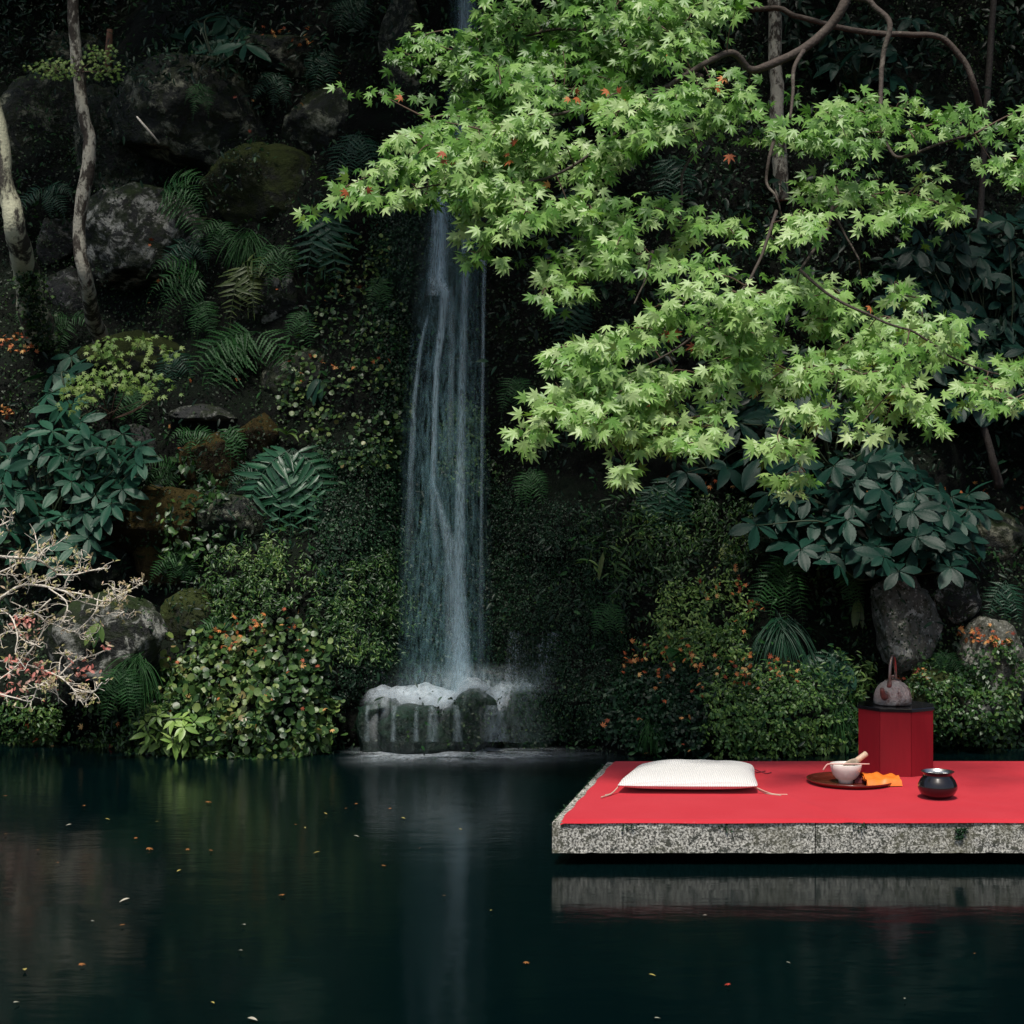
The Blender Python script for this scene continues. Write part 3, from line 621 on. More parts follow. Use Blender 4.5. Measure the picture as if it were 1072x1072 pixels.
for (px, py, n, L, lb) in [(815, 655, 120, 62, 'arching dark grass clump beneath the hanging fern'), (140, 690, 110, 50, 'drooping grass tuft at the foot of the big mossy boulder'), (180, 700, 70, 36, 'short grass tuft left of the round leaved mound'), (870, 740, 60, 44, 'thin grass hanging over the water beside the red box'), (690, 760, 60, 26, 'short grass at the foot of the dark mossy mound'), (265, 250, 110, 44, 'fine dark grass hanging from the mossy boulder')]:
    strap_plant(px, py, list(rng.uniform(170, 370, n)), L, lb, 'fern_dark' if L > 50 else 'fern', .014, 1., name='grass_clump', cat='grass')

# ------------------------------------------------------------------ broadleaf shrubs
def whorl_shrub(poly, nw, leafpx, label, mk, tpl, Yoff=(.15, .45), k=(5, 6), base=None, droop=.5, wid=1., name='broadleaf_shrub', mind=16, face=.6):
    cx = np.mean([p[0] for p in poly]); cy = max(p[1] for p in poly); b_, _ = ray(*(base or (cx, cy)))
    t = thing(name, b_, label, 'shrub'); pts = []
    for q in samp(poly, nw * 14):
        if all(math.hypot(q[0] - a[0], q[1] - a[1]) > mind for a in pts): pts.append(q)
        if len(pts) >= nw: break
    mb = MB(); st = MB()
    for q in pts:
        s_, n_ = ray(*q); Y = s_[1] - random.uniform(*Yoff); c = P(q[0], q[1], Y); kk = random.choice(k); a0 = random.uniform(0, 6.28)
        ax = nrmz(A([rng.normal(0, .35), -face, .75])); u = nrmz(np.cross(ax, A([1, .1, 0]))); w_ = np.cross(ax, u)
        an = a0 + np.arange(kk) * 2 * math.pi / kk + rng.normal(0, .12, kk)
        tip = np.cos(an)[:, None] * u + np.sin(an)[:, None] * w_ + A([0, -.1, -.25 * droop * 2]) * .6; nn = ax + rng.normal(0, .3, (kk, 3))
        place(mb, tpl, c + tip * .006, tip, nn, leafpx / F * Y * rng.uniform(.6, 1.15, kk), np.clip(rng.random() * .5 + rng.random(kk) * .5, 0, 1), wid)
        mid = (c + b_) / 2 + A([0, -.05, .03]); tube(st, spline([b_, mid + rng.normal(0, .05, 3), c], 5), np.linspace(.008, .003, 11), 5)
    build('stem', st, M['stem'], t); build('foliage', mb, M[mk], t); return t
whorl_shrub([(0, 470), (30, 445), (75, 440), (120, 460), (152, 480), (140, 510), (110, 540), (100, 580), (60, 590), (0, 560)], 60, 27, 'teal green shrub with pointed leaves in whorls above the azalea', 'teal', T_ribbed(.36, .2, 12, .5), base=(60, 590), mind=12)
whorl_shrub([(50, 385), (75, 370), (85, 400), (70, 430), (50, 425)], 6, 30, 'small teal sprig left of the yellow green sapling', 'teal', T_ribbed(.36, .2, 12, .5), base=(80, 440))
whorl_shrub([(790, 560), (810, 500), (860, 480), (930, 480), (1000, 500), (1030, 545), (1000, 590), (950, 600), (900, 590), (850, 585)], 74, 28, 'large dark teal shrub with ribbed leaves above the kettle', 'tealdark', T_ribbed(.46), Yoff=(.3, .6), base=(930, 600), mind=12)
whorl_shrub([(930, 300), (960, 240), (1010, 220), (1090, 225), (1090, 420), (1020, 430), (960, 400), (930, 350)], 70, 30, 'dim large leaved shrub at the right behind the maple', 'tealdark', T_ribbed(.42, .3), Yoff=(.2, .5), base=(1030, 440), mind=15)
whorl_shrub([(190, 25), (225, 12), (262, 35), (262, 55), (225, 55), (195, 50)], 7, 34, 'dark pointed leaves hanging over the large boulder', 'teal', T_ribbed(.36, .2, 12, .5), base=(225, 70))
whorl_shrub([(770, 395), (850, 380), (920, 360), (960, 400), (920, 470), (800, 490), (770, 460)], 14, 36, 'shadowed broad leaves behind the hanging maple tips', 'tealdark', T_ribbed(.42, .3), Yoff=(.1, .3), base=(870, 490), mind=24)
whorl_shrub([(835, 10), (960, 10), (950, 90), (870, 85)], 12, 26, 'dark leafy shrub behind the bare maple branches', 'tealdark', T_lance(.4, .3, 5), Yoff=(.1, .4), base=(900, 110), mind=20)
whorl_shrub([(690, 430), (790, 420), (800, 480), (700, 500)], 8, 30, 'dim broad leaved plant right of the dark cliff', 'tealdark', T_lance(.4, .3, 5), Yoff=(.05, .2), base=(750, 500), mind=20)
whorl_shrub([(150, 750), (185, 738), (205, 760), (190, 780), (155, 775)], 16, 17, 'bright low sprig leaning over the water at left', 'bright', T_lance(.4, .2, 4), Yoff=(.1, .3), base=(185, 775), mind=8, name='low_shrub')

# yellow green maple sapling
def leafy_cloud(mb, pts, Yf, leafpx, spread, k, mk_tpl, flat=.45, dep=.06, rr=None, up=.55):
    for q in pts:
        Y = Yf(q); c = P(q[0], q[1], Y); kk = int(rng.integers(k[0], k[1] + 1)); s = spread / F * Y
        o = rng.normal(0, 1, (kk, 3)) * A([s, dep, s * flat]); d = np.column_stack([o[:, 0] * 1.1 / s + rng.normal(0, .45, kk), rng.normal(-.35, .3, kk), -.55 + o[:, 2] * .6 / s + rng.normal(0, .35, kk)])
        nn = A([0, -.75, up]) + rng.normal(0, .38, (kk, 3)); r0 = rng.random() * .6 if rr is None else rr(q)
        place(mb, mk_tpl, c + o, d, nn, leafpx / F * Y * rng.uniform(.72, 1.15, kk), np.clip(r0 + rng.random(kk) * .4, 0, 1))
def pois(poly, mind, n=5000, edge=1):
    pts = []; 
    for q in samp(poly, n, edge=edge):
        if not pts or np.min(np.hypot(*(A(pts) - q).T)) > mind: pts.append(q)
    return A(pts)
b_, _ = ray(115, 440); t = thing('maple_sapling', b_, 'low yellow green maple sapling at the foot of the thin trunk', 'sapling'); mb = MB(); st = MB()
sp = pois([(60, 400), (85, 375), (110, 357), (150, 353), (190, 372), (175, 385), (160, 395), (178, 400), (150, 425), (120, 400), (95, 405), (78, 428)], 7)
leafy_cloud(mb, sp[fbm(A([[q[0] * .04, q[1] * .09, 2.] for q in sp]), 71, 3) > .42], lambda q: 9.0 + (.0 if q[1] > 385 else .15) + .08 * math.sin(q[0] * .1), 5.4, 7, (4, 7), MAPLE, .45, .05)
for q in sp[::9]: tube(st, spline([b_, (b_ * .5 + P(q[0], q[1], 9.25) * .5) + A([.12 * math.sin(q[0]), 0, -.02]), P(q[0], q[1], 9.15)], 4), np.linspace(.004, .0012, 9), 4)
build('stem', st, M['twig'], t); build('foliage', mb, M['ylw'], t)

# ------------------------------------------------------------------ standing trees; unseen crowns added above the picture to shade the bank
def crown(mb, c, r, n, size=.12, seed=0):
    d = nrmz(rng.normal(0, 1, (n, 3))); rad = rng.uniform(.25, 1, n) ** .5
    p = c + d * rad[:, None] * A(r); g = fbm(p * 1.3 + seed, seed, 3); p = p[g > .40]; k = len(p)
    place(mb, LANCE, p, rng.normal(0, 1, (k, 3)) + A([0, 0, -.5]), A([0, 0, 1]) + rng.normal(0, .5, (k, 3)), size * rng.uniform(.7, 1.3, k), None, 1.5)
def tree(pts, rads, mk, crowns, label, tops, extra=None, k=7, n=14, wob=.12):
    t = thing('tree', pts[0], label, 'tree', 'trees rooted in the bank')
    s = spline(pts, k); rr = np.interp(np.linspace(0, 1, len(s)), np.linspace(0, 1, len(rads)), rads)
    s = s + (fbm(s * 6, 2, 2)[:, None] - .5) * .03
    build('trunk', tube(MB(), s, rr, n, .5, wob), M[mk], t); bm_ = MB(); cm = MB()
    for i, (c, r) in enumerate(crowns):
        crown(cm, A(c), r, 3600, seed=i + int(abs(pts[0][0]) * 10)); top = A(pts[-1])
        tube(bm_, spline([top, (top + A(c)) / 2 + A([0, 0, .3]), A(c)], 6), np.linspace(rads[-1] * .8, .015, 13), 7)
        for _ in range(6):
            e = A(c) + rng.normal(0, .45, 3) * A(r); tube(bm_, spline([(top + A(c)) / 2 + A([0, 0, .3]), (A(c) + e) / 2, e], 4), np.linspace(.02, .006, 9), 5)
    if crowns: build('branch', bm_, M['bark_dark'], t); build('crown', cm, M['canopy'], t)
    return t
YL = 9.55
BL = ray(42, 352)[0][1]; BT = ray(107, 358)[0][1]
tree([P(60, 430, BL + .35), P(44, 362, BL), P(32, 310, (BL + YL) / 2 + .1), P(18, 245, YL - .03), P(8, 200, YL - .05), P(-2, 140, YL - .05), P(-14, 60, YL), P(-30, -30, YL), P(-40, -140, YL)], [.17, .12, .082, .065, .058, .055, .05, .05, .045], 'bark',
     [((-3.6, 10.2, 6.7), (1.7, 1.3, 1.0))], 'leaning pale lichened trunk at the far left edge', [])
tree([P(112, 390, BT + .2), P(106, 358, BT), P(97, 330, (BT + 9.45) / 2), P(90, 295, 9.42), P(83, 240, 9.4), P(90, 185, 9.4), P(92, 150, 9.4), P(84, 105, 9.42), P(80, 50, 9.42), P(77, 0, 9.4), P(72, -140, 9.4)], [.07, .055, .048, .042, .037, .042, .036, .036, .034, .032, .028], 'bark2',
     [((-1.9, 9.0, 6.3), (1.7, 2.0, 1.0))], 'thin blotchy trunk with a crook, second from the left', [])
tree([P(818, 210, 10.0), P(815, 150, 10.0), P(812, 60, 10.0), P(806, -60, 10.0), P(800, -160, 10)], [.05, .045, .042, .04, .03], 'bark2',
     [((.9, 8.9, 6.2), (1.9, 2.0, .9)), ((2.9, 9.0, 6.3), (1.7, 1.9, 1.0))], 'slim upright trunk half hidden behind the upper maple branches', [])
tree([P(1046, 510, 9.5), P(1038, 475, 9.45), P(1026, 435, 9.5), P(1020, 380, 9.7), P(1025, 250, 9.9), P(1040, 0, 10), P(1050, -150, 10)], [.03, .022, .02, .02, .02, .02, .02], 'bark_dark',
     [((4.4, 9.2, 6.3), (1.5, 1.8, 1.0))], 'thin dark trunk among the large leaves at the right edge', [])
tree([A([-.5, 12.2, 6.6]), A([-.5, 12, 7.4]), A([-.6, 11.2, 8.0])], [.2, .16, .1], 'bark_dark',
     [((-.5, 9.9, 7.0), (2.2, 1.9, .9)), ((-2.8, 10.8, 7.6), (2.2, 1.8, 1.0)), ((2.2, 10.8, 7.4), (2.4, 1.8, 1.0)), ((-.4, 8.7, 6.1), (1.3, 1.6, .8))], 'unseen tall tree added on top of the cliff to shade the waterfall', [])  # unseen tree, added so its crowns block light over the bank
iv = MB(); k = 900; yy_ = rng.uniform(285, 372, k); xx_ = np.interp(yy_, [240, 310, 372], [18, 33, 46]) + rng.normal(0, 8, k)
q_ = A([P(x, y, float(np.interp(y, [250, 372], [9.42, BL - .13])) - .03 * random.random()) for x, y in zip(xx_, yy_)])
place(iv, TINY, q_, rng.normal(0, 1, (k, 3)) + A([0, -.2, -.5]), A([0, -1, .4]) + rng.normal(0, .4, (k, 3)), .026 * rng.uniform(.6, 1.3, k), None, 1.4)
tag(build('creeping_ivy', iv, M['fine'], origin=P(44, 362, BL)), 'dark small leaved creeper clinging to the foot of the leaning trunk', 'ivy', kind='stuff')
# small pale sprays on the thin trunk
b_ = P(84, 75, 9.4); t = thing('leafy_shoot', b_, 'pale little leaf sprays sprouting from the thin blotchy trunk', 'shoot'); mb = MB(); st = MB()
for pl in ([(33, 70), (50, 63), (76, 68), (74, 78), (48, 81)], [(92, 70), (110, 68), (125, 74), (118, 82), (98, 78)], [(93, 50), (118, 50), (112, 62), (94, 64)]):
    q = pois(pl, 4); leafy_cloud(mb, q, lambda q: 9.25, 3.4, 4, (3, 5), MAPLE, .4, .04)
    e = q.mean(0); tube(st, spline([b_, P(e[0], e[1], 9.25)], 4), .003, 4)
    for z in q[::5]: tube(st, spline([P(e[0], e[1], 9.25), P(z[0], z[1], 9.25)], 3), .0015, 4)
build('twig', st, M['twig'], t); build('foliage', mb, M['ylw'], t)
s_, n_ = ray(114, 74); st_ = MB(); tube(st_, [A([P(113, 74, s_[1] - .05)[0], s_[1] - .05, PZ(76, s_[1])]), P(114, 55, s_[1] - .05), P(115, 31, s_[1] - .05)], [.026, .028, .02], 8, .5, .2)
tag(build('wooden_stake', st_, M['wood'], origin=P(113, 74, s_[1] - .05)), 'short reddish weathered stake right of the thin trunk near the top', 'stake')
s_, n_ = ray(155, 135); st_ = MB(); tube(st_, [P(143, 122, s_[1] - .12), P(155, 136, s_[1] - .12), P(167, 150, s_[1] - .08)], [.006, .008, .006], 6)
tag(build('fallen_stick', st_, M['azalea'], origin=P(155, 136, s_[1] - .1)), 'thin bare stick lying slantwise between two dark boulders', 'stick')

# ------------------------------------------------------------------ the big Japanese maple
mt = thing('japanese_maple', (3.9, 8.4, .2), 'Japanese maple with bright green leaves reaching over the pond from the right', 'maple tree')
tube(tb := MB(), spline([A([4.1, 8.5, .0]), A([4.0, 8.4, 1.6]), A([3.5, 8.1, 3.4]), A([2.7, 7.7, 4.7])], 8), np.linspace(.16, .09, 25), 14, .5, .1)
build('trunk', tb, M['bark_maple'], mt)
nodes = []     # 3-D points the twigs may start from
def mbranch(pp, r0, r1, join=None):
    pts = [P(q[0], q[1], q[2] + .9) for q in pp]
    if join is not None: pts = [A(join)] + pts
    s = spline(pts, 6); s = s + (fbm(s * 9, 4, 2)[:, None] - .5) * .02
    build('branch', tube(MB(), s, np.linspace(r0, r1, len(s)), 9, .5, .1), M['bark_maple'], mt); nodes.extend(list(s[1:]))
TOP = A([2.7, 7.7, 4.7])
mbranch([(905, -60, 6.5), (885, 0, 6.4), (868, 28, 6.4), (838, 53, 6.35), (805, 68, 6.3), (785, 72, 6.3), (768, 55, 6.25), (745, 63, 6.2), (715, 80, 6.2), (690, 95, 6.2), (640, 110, 6.2), (580, 120, 6.3), (520, 140, 6.4)], .026, .006, TOP)
mbranch([(840, 54, 6.3), (831, 72, 6.25), (830, 98, 6.2), (826, 125, 6.1)], .011, .006)
mbranch([(900, -30, 6.3), (912, 2, 6.25), (932, 26, 6.2), (924, 60, 6.2), (922, 100, 6.15), (921, 130, 6.1), (935, 162, 6.05), (955, 162, 6.0), (985, 150, 6.0), (1020, 140, 6.0)], .016, .004, TOP)
mbranch([(800, -10, 7.2), (820, 10, 7.2), (860, 24, 7.2), (900, 32, 7.2), (950, 36, 7.2), (985, 39, 7.2), (1008, 62, 7.2), (1020, 90, 7.2), (1028, 120, 7.3)], .013, .016, TOP)
mbranch([(812, 140, 6.2), (806, 165, 6.1), (803, 190, 6.1), (812, 205, 6.0), (816, 222, 6.0)], .009, .004)
mbranch([(873, 215, 6.0), (866, 240, 6.0), (852, 262, 5.9), (838, 282, 5.8)], .009, .005)
mbranch([(872, 222, 6.0), (882, 242, 6.0), (900, 272, 5.9)], .006, .004)
mbranch([(735, 150, 6.1), (716, 178, 6.1), (714, 210, 6.1), (712, 240, 6.0)], .008, .003)
mbranch([(684, 262, 5.9), (676, 290, 5.9), (664, 318, 5.8)], .006, .003)
mbranch([(880, 380, 5.7), (874, 410, 5.7), (862, 445, 5.7), (848, 470, 5.7), (833, 500, 5.7), (824, 516, 5.7)], .005, .002)
mbranch([(730, 300, 5.8), (716, 318, 5.8), (700, 335, 5.8)], .005, .003)
mbranch([(735, 80, 6.2), (690, 60, 6.5), (640, 40, 6.7), (590, 30, 6.8), (540, 40, 6.9)], .012, .005)
mbranch([(812, 222, 6.0), (800, 260, 5.9), (780, 300, 5.8), (740, 340, 5.75), (700, 370, 5.7), (640, 400, 5.7)], .008, .003)
mbranch([(838, 282, 5.8), (870, 310, 5.75), (910, 330, 5.7), (960, 350, 5.7), (1010, 380, 5.7), (1060, 395, 5.7)], .007, .003)
mbranch([(690, 95, 6.2), (620, 160, 6.1), (560, 190, 6.1), (480, 190, 6.2), (400, 205, 6.25)], .008, .003)

TIERS = [  # outline in the picture, distance, cluster spacing px, leaf px, colour bias (lowest for tiers darkened as shaded)
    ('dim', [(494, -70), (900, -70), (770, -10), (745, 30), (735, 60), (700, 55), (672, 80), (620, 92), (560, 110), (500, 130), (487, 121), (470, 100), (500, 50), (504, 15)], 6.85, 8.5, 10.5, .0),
    ('left_upper', [(487, 121), (450, 134), (427, 124), (440, 112), (424, 101), (395, 103), (360, 99), (380, 86), (410, 66), (434, 42), (477, 36), (520, 40), (560, 70), (560, 110), (520, 130)], 6.75, 8.5, 9.5, .0),
    ('top_right', [(590, -40), (740, -40), (795, -10), (770, 15), (752, 5), (745, 22), (730, 45), (700, 58), (670, 50), (655, 30), (640, 20)], 6.2, 8.5, 10, .25),
    ('top_mid', [(520, 60), (560, 55), (600, 62), (640, 40), (690, 55), (700, 70), (640, 90), (600, 110), (540, 110), (525, 90)], 6.45, 9, 10.5, .1),
    ('left_mid', [(322, 232), (345, 210), (387, 158), (420, 140), (470, 140), (520, 135), (560, 150), (560, 195), (500, 215), (477, 203), (440, 207), (400, 215), (380, 215), (350, 218)], 6.2, 8, 10.5, .25),
    ('centre', [(485, 150), (560, 120), (650, 105), (712, 97), (712, 145), (660, 155), (625, 190), (660, 225), (655, 285), (604, 280), (622, 332), (575, 330), (556, 281), (510, 271), (474, 266), (492, 235), (484, 215)], 6.05, 7.6, 10.8, .3),
    ('upper_right', [(700, 100), (762, 76), (819, 84), (846, 111), (903, 95), (947, 97), (954, 114), (920, 134), (927, 155), (900, 165), (873, 181), (856, 163), (830, 143), (796, 153), (746, 150), (705, 150)], 6.1, 8, 9.6, .2),
    ('far_right', [(947, 141), (967, 128), (1014, 111), (1068, 117), (1110, 130), (1110, 200), (1072, 196), (1041, 175), (1014, 161), (985, 150), (960, 151)], 6.0, 9, 9.6, .15),
    ('arch', [(816, 244), (846, 195), (897, 175), (947, 165), (977, 185), (987, 208), (1016, 232), (994, 224), (954, 215), (981, 259), (937, 265), (907, 247), (910, 212), (873, 218), (853, 252), (830, 250)], 6.0, 8, 10, .3),
    ('mid_loose', [(655, 225), (700, 205), (712, 220), (756, 240), (779, 236), (813, 258), (830, 289), (800, 320), (740, 330), (700, 320), (665, 300), (680, 262), (655, 290)], 5.9, 11, 10.5, .3),
    ('mid_low', [(780, 320), (830, 292), (880, 284), (947, 297), (967, 319), (1004, 334), (1009, 364), (987, 374), (942, 392), (900, 380), (850, 395), (800, 390), (770, 370)], 5.8, 8.2, 10.5, .3),
    ('low_left', [(539, 469), (555, 439), (582, 399), (580, 375), (640, 350), (704, 318), (770, 310), (790, 350), (778, 380), (755, 400), (758, 446), (733, 474), (700, 480), (674, 489), (650, 505), (640, 500), (670, 478), (610, 470), (625, 452), (590, 440), (560, 462)], 5.65, 8.2, 11.5, .35),
    ('low_mid', [(775, 385), (810, 380), (850, 395), (838, 430), (818, 450), (850, 480), (843, 512), (818, 529), (801, 524), (810, 490), (793, 469), (812, 440), (800, 405)], 5.6, 9, 11.5, .38),
    ('low_right', [(890, 395), (942, 394), (979, 439), (977, 466), (940, 460), (907, 476), (887, 470), (905, 440), (895, 420)], 5.6, 9, 11.2, .38),
    ('right_tip', [(1006, 412), (1014, 374), (1045, 378), (1095, 385), (1095, 420), (1041, 426), (1025, 408)], 5.6, 9, 10.5, .3),
    ('link', [(842, 395), (895, 375), (900, 400), (870, 420), (846, 470), (836, 450), (855, 420)], 5.7, 12, 10.5, .3),
    ('small_left', [(580, 372), (600, 360), (640, 362), (650, 385), (610, 400), (578, 384)], 5.9, 10, 10, .1),
]
allc = []
for nm, poly, Y0, mind, lp, bias in TIERS:
    pts = pois(poly, mind * 1.02, 7000, 2)
    g_ = fbm(A([[q[0] * .022, q[1] * .05, Y0 * 3] for q in pts]), 61, 3); pts = pts[g_ > (.462 if nm not in ('dim', 'top_mid', 'top_right', 'left_mid', 'low_left') else .41)]; mb = MB(); ys = [p[1] for p in poly]; y0, y1 = min(ys), max(ys)
    Yd = {}
    def Yf(q, Y0=Y0, y0=y0, y1=y1):
        u = fbm(A([[q[0] * .02, q[1] * .03, Y0]]), 51, 2)[0]; return Y0 + .9 + .75 * (u - .5) + .22 * (.5 - (q[1] - y0) / (y1 - y0 + 1)) + .1 * math.sin(q[0] * .5 + q[1])
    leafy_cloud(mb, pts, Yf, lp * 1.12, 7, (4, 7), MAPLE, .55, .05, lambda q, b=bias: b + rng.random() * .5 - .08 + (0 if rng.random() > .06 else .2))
    back = pois(poly, mind * 3.4, 3000)     # inner leaves set further back, their shade put into a darker colour
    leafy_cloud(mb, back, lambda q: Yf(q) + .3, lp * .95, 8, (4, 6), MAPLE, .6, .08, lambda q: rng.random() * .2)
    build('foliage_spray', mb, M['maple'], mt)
    cl = [P(q[0], q[1] - 4, Yf(q) + .04) for q in pts[::2]]; allc.append(cl)
# a few turning leaves
mb = MB(); q = A([(432, 96), (600, 98), (507, 171), (466, 165), (745, 90), (760, 84), (585, 195), (370, 200), (653, 440), (690, 452), (705, 350), (728, 358), (907, 325), (540, 160), (640, 99), (700, 60), (765, 160), (843, 395), (690, 420)], float)
leafy_cloud(mb, q, lambda q: 6.75 if q[1] > 300 else 6.92, 9, 6, (1, 3), MAPLE)
o = build('turning_leaves', mb, M['fallen'], mt); o['label'] = 'few orange and yellow leaves among the green'
nd = A(nodes); 
for cl in allc:      # grow twigs: each cluster joins the nearest wood
    todo = A(cl); tw = MB(); have = nd.copy(); done = np.zeros(len(todo), bool)
    dm = np.linalg.norm(todo[:, None] - have[None], axis=2); best = dm.min(1); bi = [have[k] for k in dm.argmin(1)]
    for _ in range(len(todo)):
        k = int(np.argmin(np.where(done, 1e9, best))); done[k] = True; a_, c_ = bi[k], todo[k]; L = np.linalg.norm(a_ - c_)
        m_ = (a_ + c_) / 2 + rng.normal(0, .04, 3) * L + A([0, 0, .06 * L])
        tube(tw, spline([a_, m_, c_], 3), np.linspace(.0036 if L < .2 else .005, .0018, 7), 4, cap=False)
        d2 = np.linalg.norm(todo - c_, axis=1)
        for j in np.where((~done) & (d2 < best))[0]: best[j] = d2[j]; bi[j] = c_
    build('twig', tw, M['twig'], mt)

# ------------------------------------------------------------------ azalea with bare pale twigs
YA = 8.35
def az(x, y): return (x / 4.875, 540 + y / 4.875)
AZ = [[(0, 420), (110, 355), (230, 360), (330, 385), (420, 400), (500, 430), (560, 440)], [(-40, 205), (100, 215), (190, 225), (250, 260), (290, 300), (230, 330), (110, 355)], [(290, 300), (380, 300), (460, 280), (520, 270)],
      [(250, 370), (340, 440), (330, 520), (300, 560)], [(330, 385), (420, 440), (545, 460), (575, 400), (585, 370)], [(575, 370), (630, 490), (662, 503)], [(630, 490), (600, 515)], [(560, 440), (620, 400), (690, 365), (715, 345)],
      [(500, 430), (480, 500), (380, 590), (300, 560), (230, 540)], [(-20, 620), (60, 590), (130, 640), (190, 660)], [(130, 720), (190, 640), (230, 540), (140, 480), (60, 440)], [(260, 425), (180, 490), (90, 520)],
      [(-20, 740), (100, 750), (200, 780), (300, 820), (370, 880), (390, 920), (385, 970)], [(300, 820), (380, 740), (470, 715), (550, 680)], [(370, 880), (470, 900), (520, 850)], [(390, 930), (430, 950), (470, 900)], [(300, 820), (310, 730), (350, 690)],
      [(-20, 905), (80, 930), (160, 945), (190, 880), (230, 850)], [(-10, 840), (60, 790), (100, 750)], [(-30, 300), (40, 270), (100, 240), (190, 190), (180, 100)], [(190, 225), (230, 170), (280, 150)], [(-20, 60), (40, 30), (70, 10)],
      [(110, 355), (60, 290), (50, 220)], [(380, 590), (430, 620), (470, 600)], [(230, 850), (290, 900), (300, 960)], [(330, 385), (340, 330), (400, 250), (420, 200)], [(0, 480), (60, 520), (90, 620), (80, 700), (130, 780)]]
t = thing('azalea_bush', A([-3.35, 8.5, .02]), 'sunlit azalea of tangled pale bare twigs with pink and yellowish tips', 'azalea'); st = MB(); lf = MB(); pk = MB()
root = A([-3.35, 8.5, .02]); ends = []
for i, br in enumerate(AZ):
    ph = random.uniform(0, 6); pp = A([P(*az(*q), YA + .13 * math.sin(ph + q[0] * .006 + q[1] * .004)) for q in br]); s = spline(pp, 4); w = .008 if i < 2 else .0045
    tube(st, s, np.linspace(w, .0028, len(s)), 6, None, .15)
    if br[0][0] <= 0: tube(st, spline([root, (root + pp[0]) / 2 + A([-.05, 0, .03]), pp[0]], 4), np.linspace(.014, w, 9), 6)
    for k in range(int(len(s) * 1.15)):
        a_ = s[rng.integers(1, len(s))]; d = nrmz(rng.normal(0, 1, 3) * A([1, .8, .7]) + A([.35, -.1, .35])); L = rng.uniform(.03, .085); e = a_ + d * L
        tube(st, spline([a_, a_ + d * L * .5 + rng.normal(0, .012, 3), e], 2), np.linspace(.0024, .0011, 5), 4, cap=False); ends.append(e)
        if random.random() < .5:
            e2 = a_ + d * L * .5 + nrmz(rng.normal(0, 1, 3)) * L * .5; tube(st, [a_ + d * L * .5, e2], [.002, .0012], 4, cap=False); ends.append(e2)
E = A(ends); k = 3; EE = np.repeat(E[rng.random(len(E)) < .5], k, axis=0); n_ = len(EE)
place(lf, LANCE, EE + rng.normal(0, .004, (n_, 3)), rng.normal(0, 1, (n_, 3)) + A([.1, -.2, .5]), A([0, -.6, .6]) + rng.normal(0, .5, (n_, 3)), .024 * rng.uniform(.5, 1.3, n_), None, 1.4)
for (x, y, n, s) in [(80, 755, 26, .035), (200, 820, 70, .07), (110, 540, 22, .035), (45, 890, 20, .035), (160, 535, 10, .03), (440, 790, 22, .05), (550, 665, 6, .012), (150, 600, 10, .03), (560, 0, 0, .01)]:
    if not n: continue
    c = P(*az(x, y), YA - .03); p = c + rng.normal(0, s, (n, 3)) * A([1, .6, .6]); place(pk, LANCE, p, rng.normal(0, 1, (n, 3)), A([0, -.6, .6]) + rng.normal(0, .5, (n, 3)), .032 * rng.uniform(.6, 1.2, n), None, 1.6)
build('twigs', st, M['azalea'], t); build('buds', lf, M['azleaf'], t); build('flowers', pk, M['azpink'], t)

# ------------------------------------------------------------------ waterfall
def watermat(name, dens, sx, sz, sc, lo, hi, col=(.62, .72, .78)):
    m, nt, b, o = mat(name); v = coords(nt, (sx, sx, sz)); n1 = noise(nt, v, sc, 4, .6); n2 = noise(nt, coords(nt, (sx, sx, sz * 4)), sc * 2.2, 4, .75)
    at = N(nt, 'ShaderNodeAttribute', attribute_name='rnd')
    f = ramp(nt, math_(nt, 'ADD', math_(nt, 'MULTIPLY', n1, .7), math_(nt, 'MULTIPLY', n2, .3)), [(lo, (0, 0, 0)), (hi, (1, 1, 1))])
    f = math_(nt, 'MULTIPLY', math_(nt, 'MULTIPLY', f, at.outputs['Fac']), dens, True)
    b.inputs['Base Color'].default_value = (*col, 1); b.inputs['Roughness'].default_value = .35; b.inputs['Transmission Weight'].default_value = 0
    tl = N(nt, 'ShaderNodeBsdfTranslucent'); tl.inputs[0].default_value = (*col, 1); m1 = N(nt, 'ShaderNodeMixShader'); m1.inputs[0].default_value = .4
    nt.links.new(b.outputs[0], m1.inputs[1]); nt.links.new(tl.outputs[0], m1.inputs[2])
    tr = N(nt, 'ShaderNodeBsdfTransparent'); m2 = N(nt, 'ShaderNodeMixShader')
    nt.links.new(f, m2.inputs[0]); nt.links.new(tr.outputs[0], m2.inputs[1]); nt.links.new(m1.outputs[0], m2.inputs[2]); nt.links.new(m2.outputs[0], o.inputs[0])
    return m
M['veil'] = watermat('falling_water_veil', .42, 1, .06, 60, .42, .74, (.24, .46, .52))
M['strand'] = watermat('falling_water_strand', 1.0, 1, .02, 110, .28, .78, (.52, .70, .80))
M['foam'] = watermat('white_foam', .85, 1, .7, 30, .30, .74, (.74, .82, .88))
M['spray'] = watermat('water_spray', .5, 1, .10, 55, .35, .8, (.6, .75, .8))
wt = thing('waterfall', P(466, 735, 9.1), 'slender veil waterfall dropping down the dark cliff into the pond', 'waterfall')
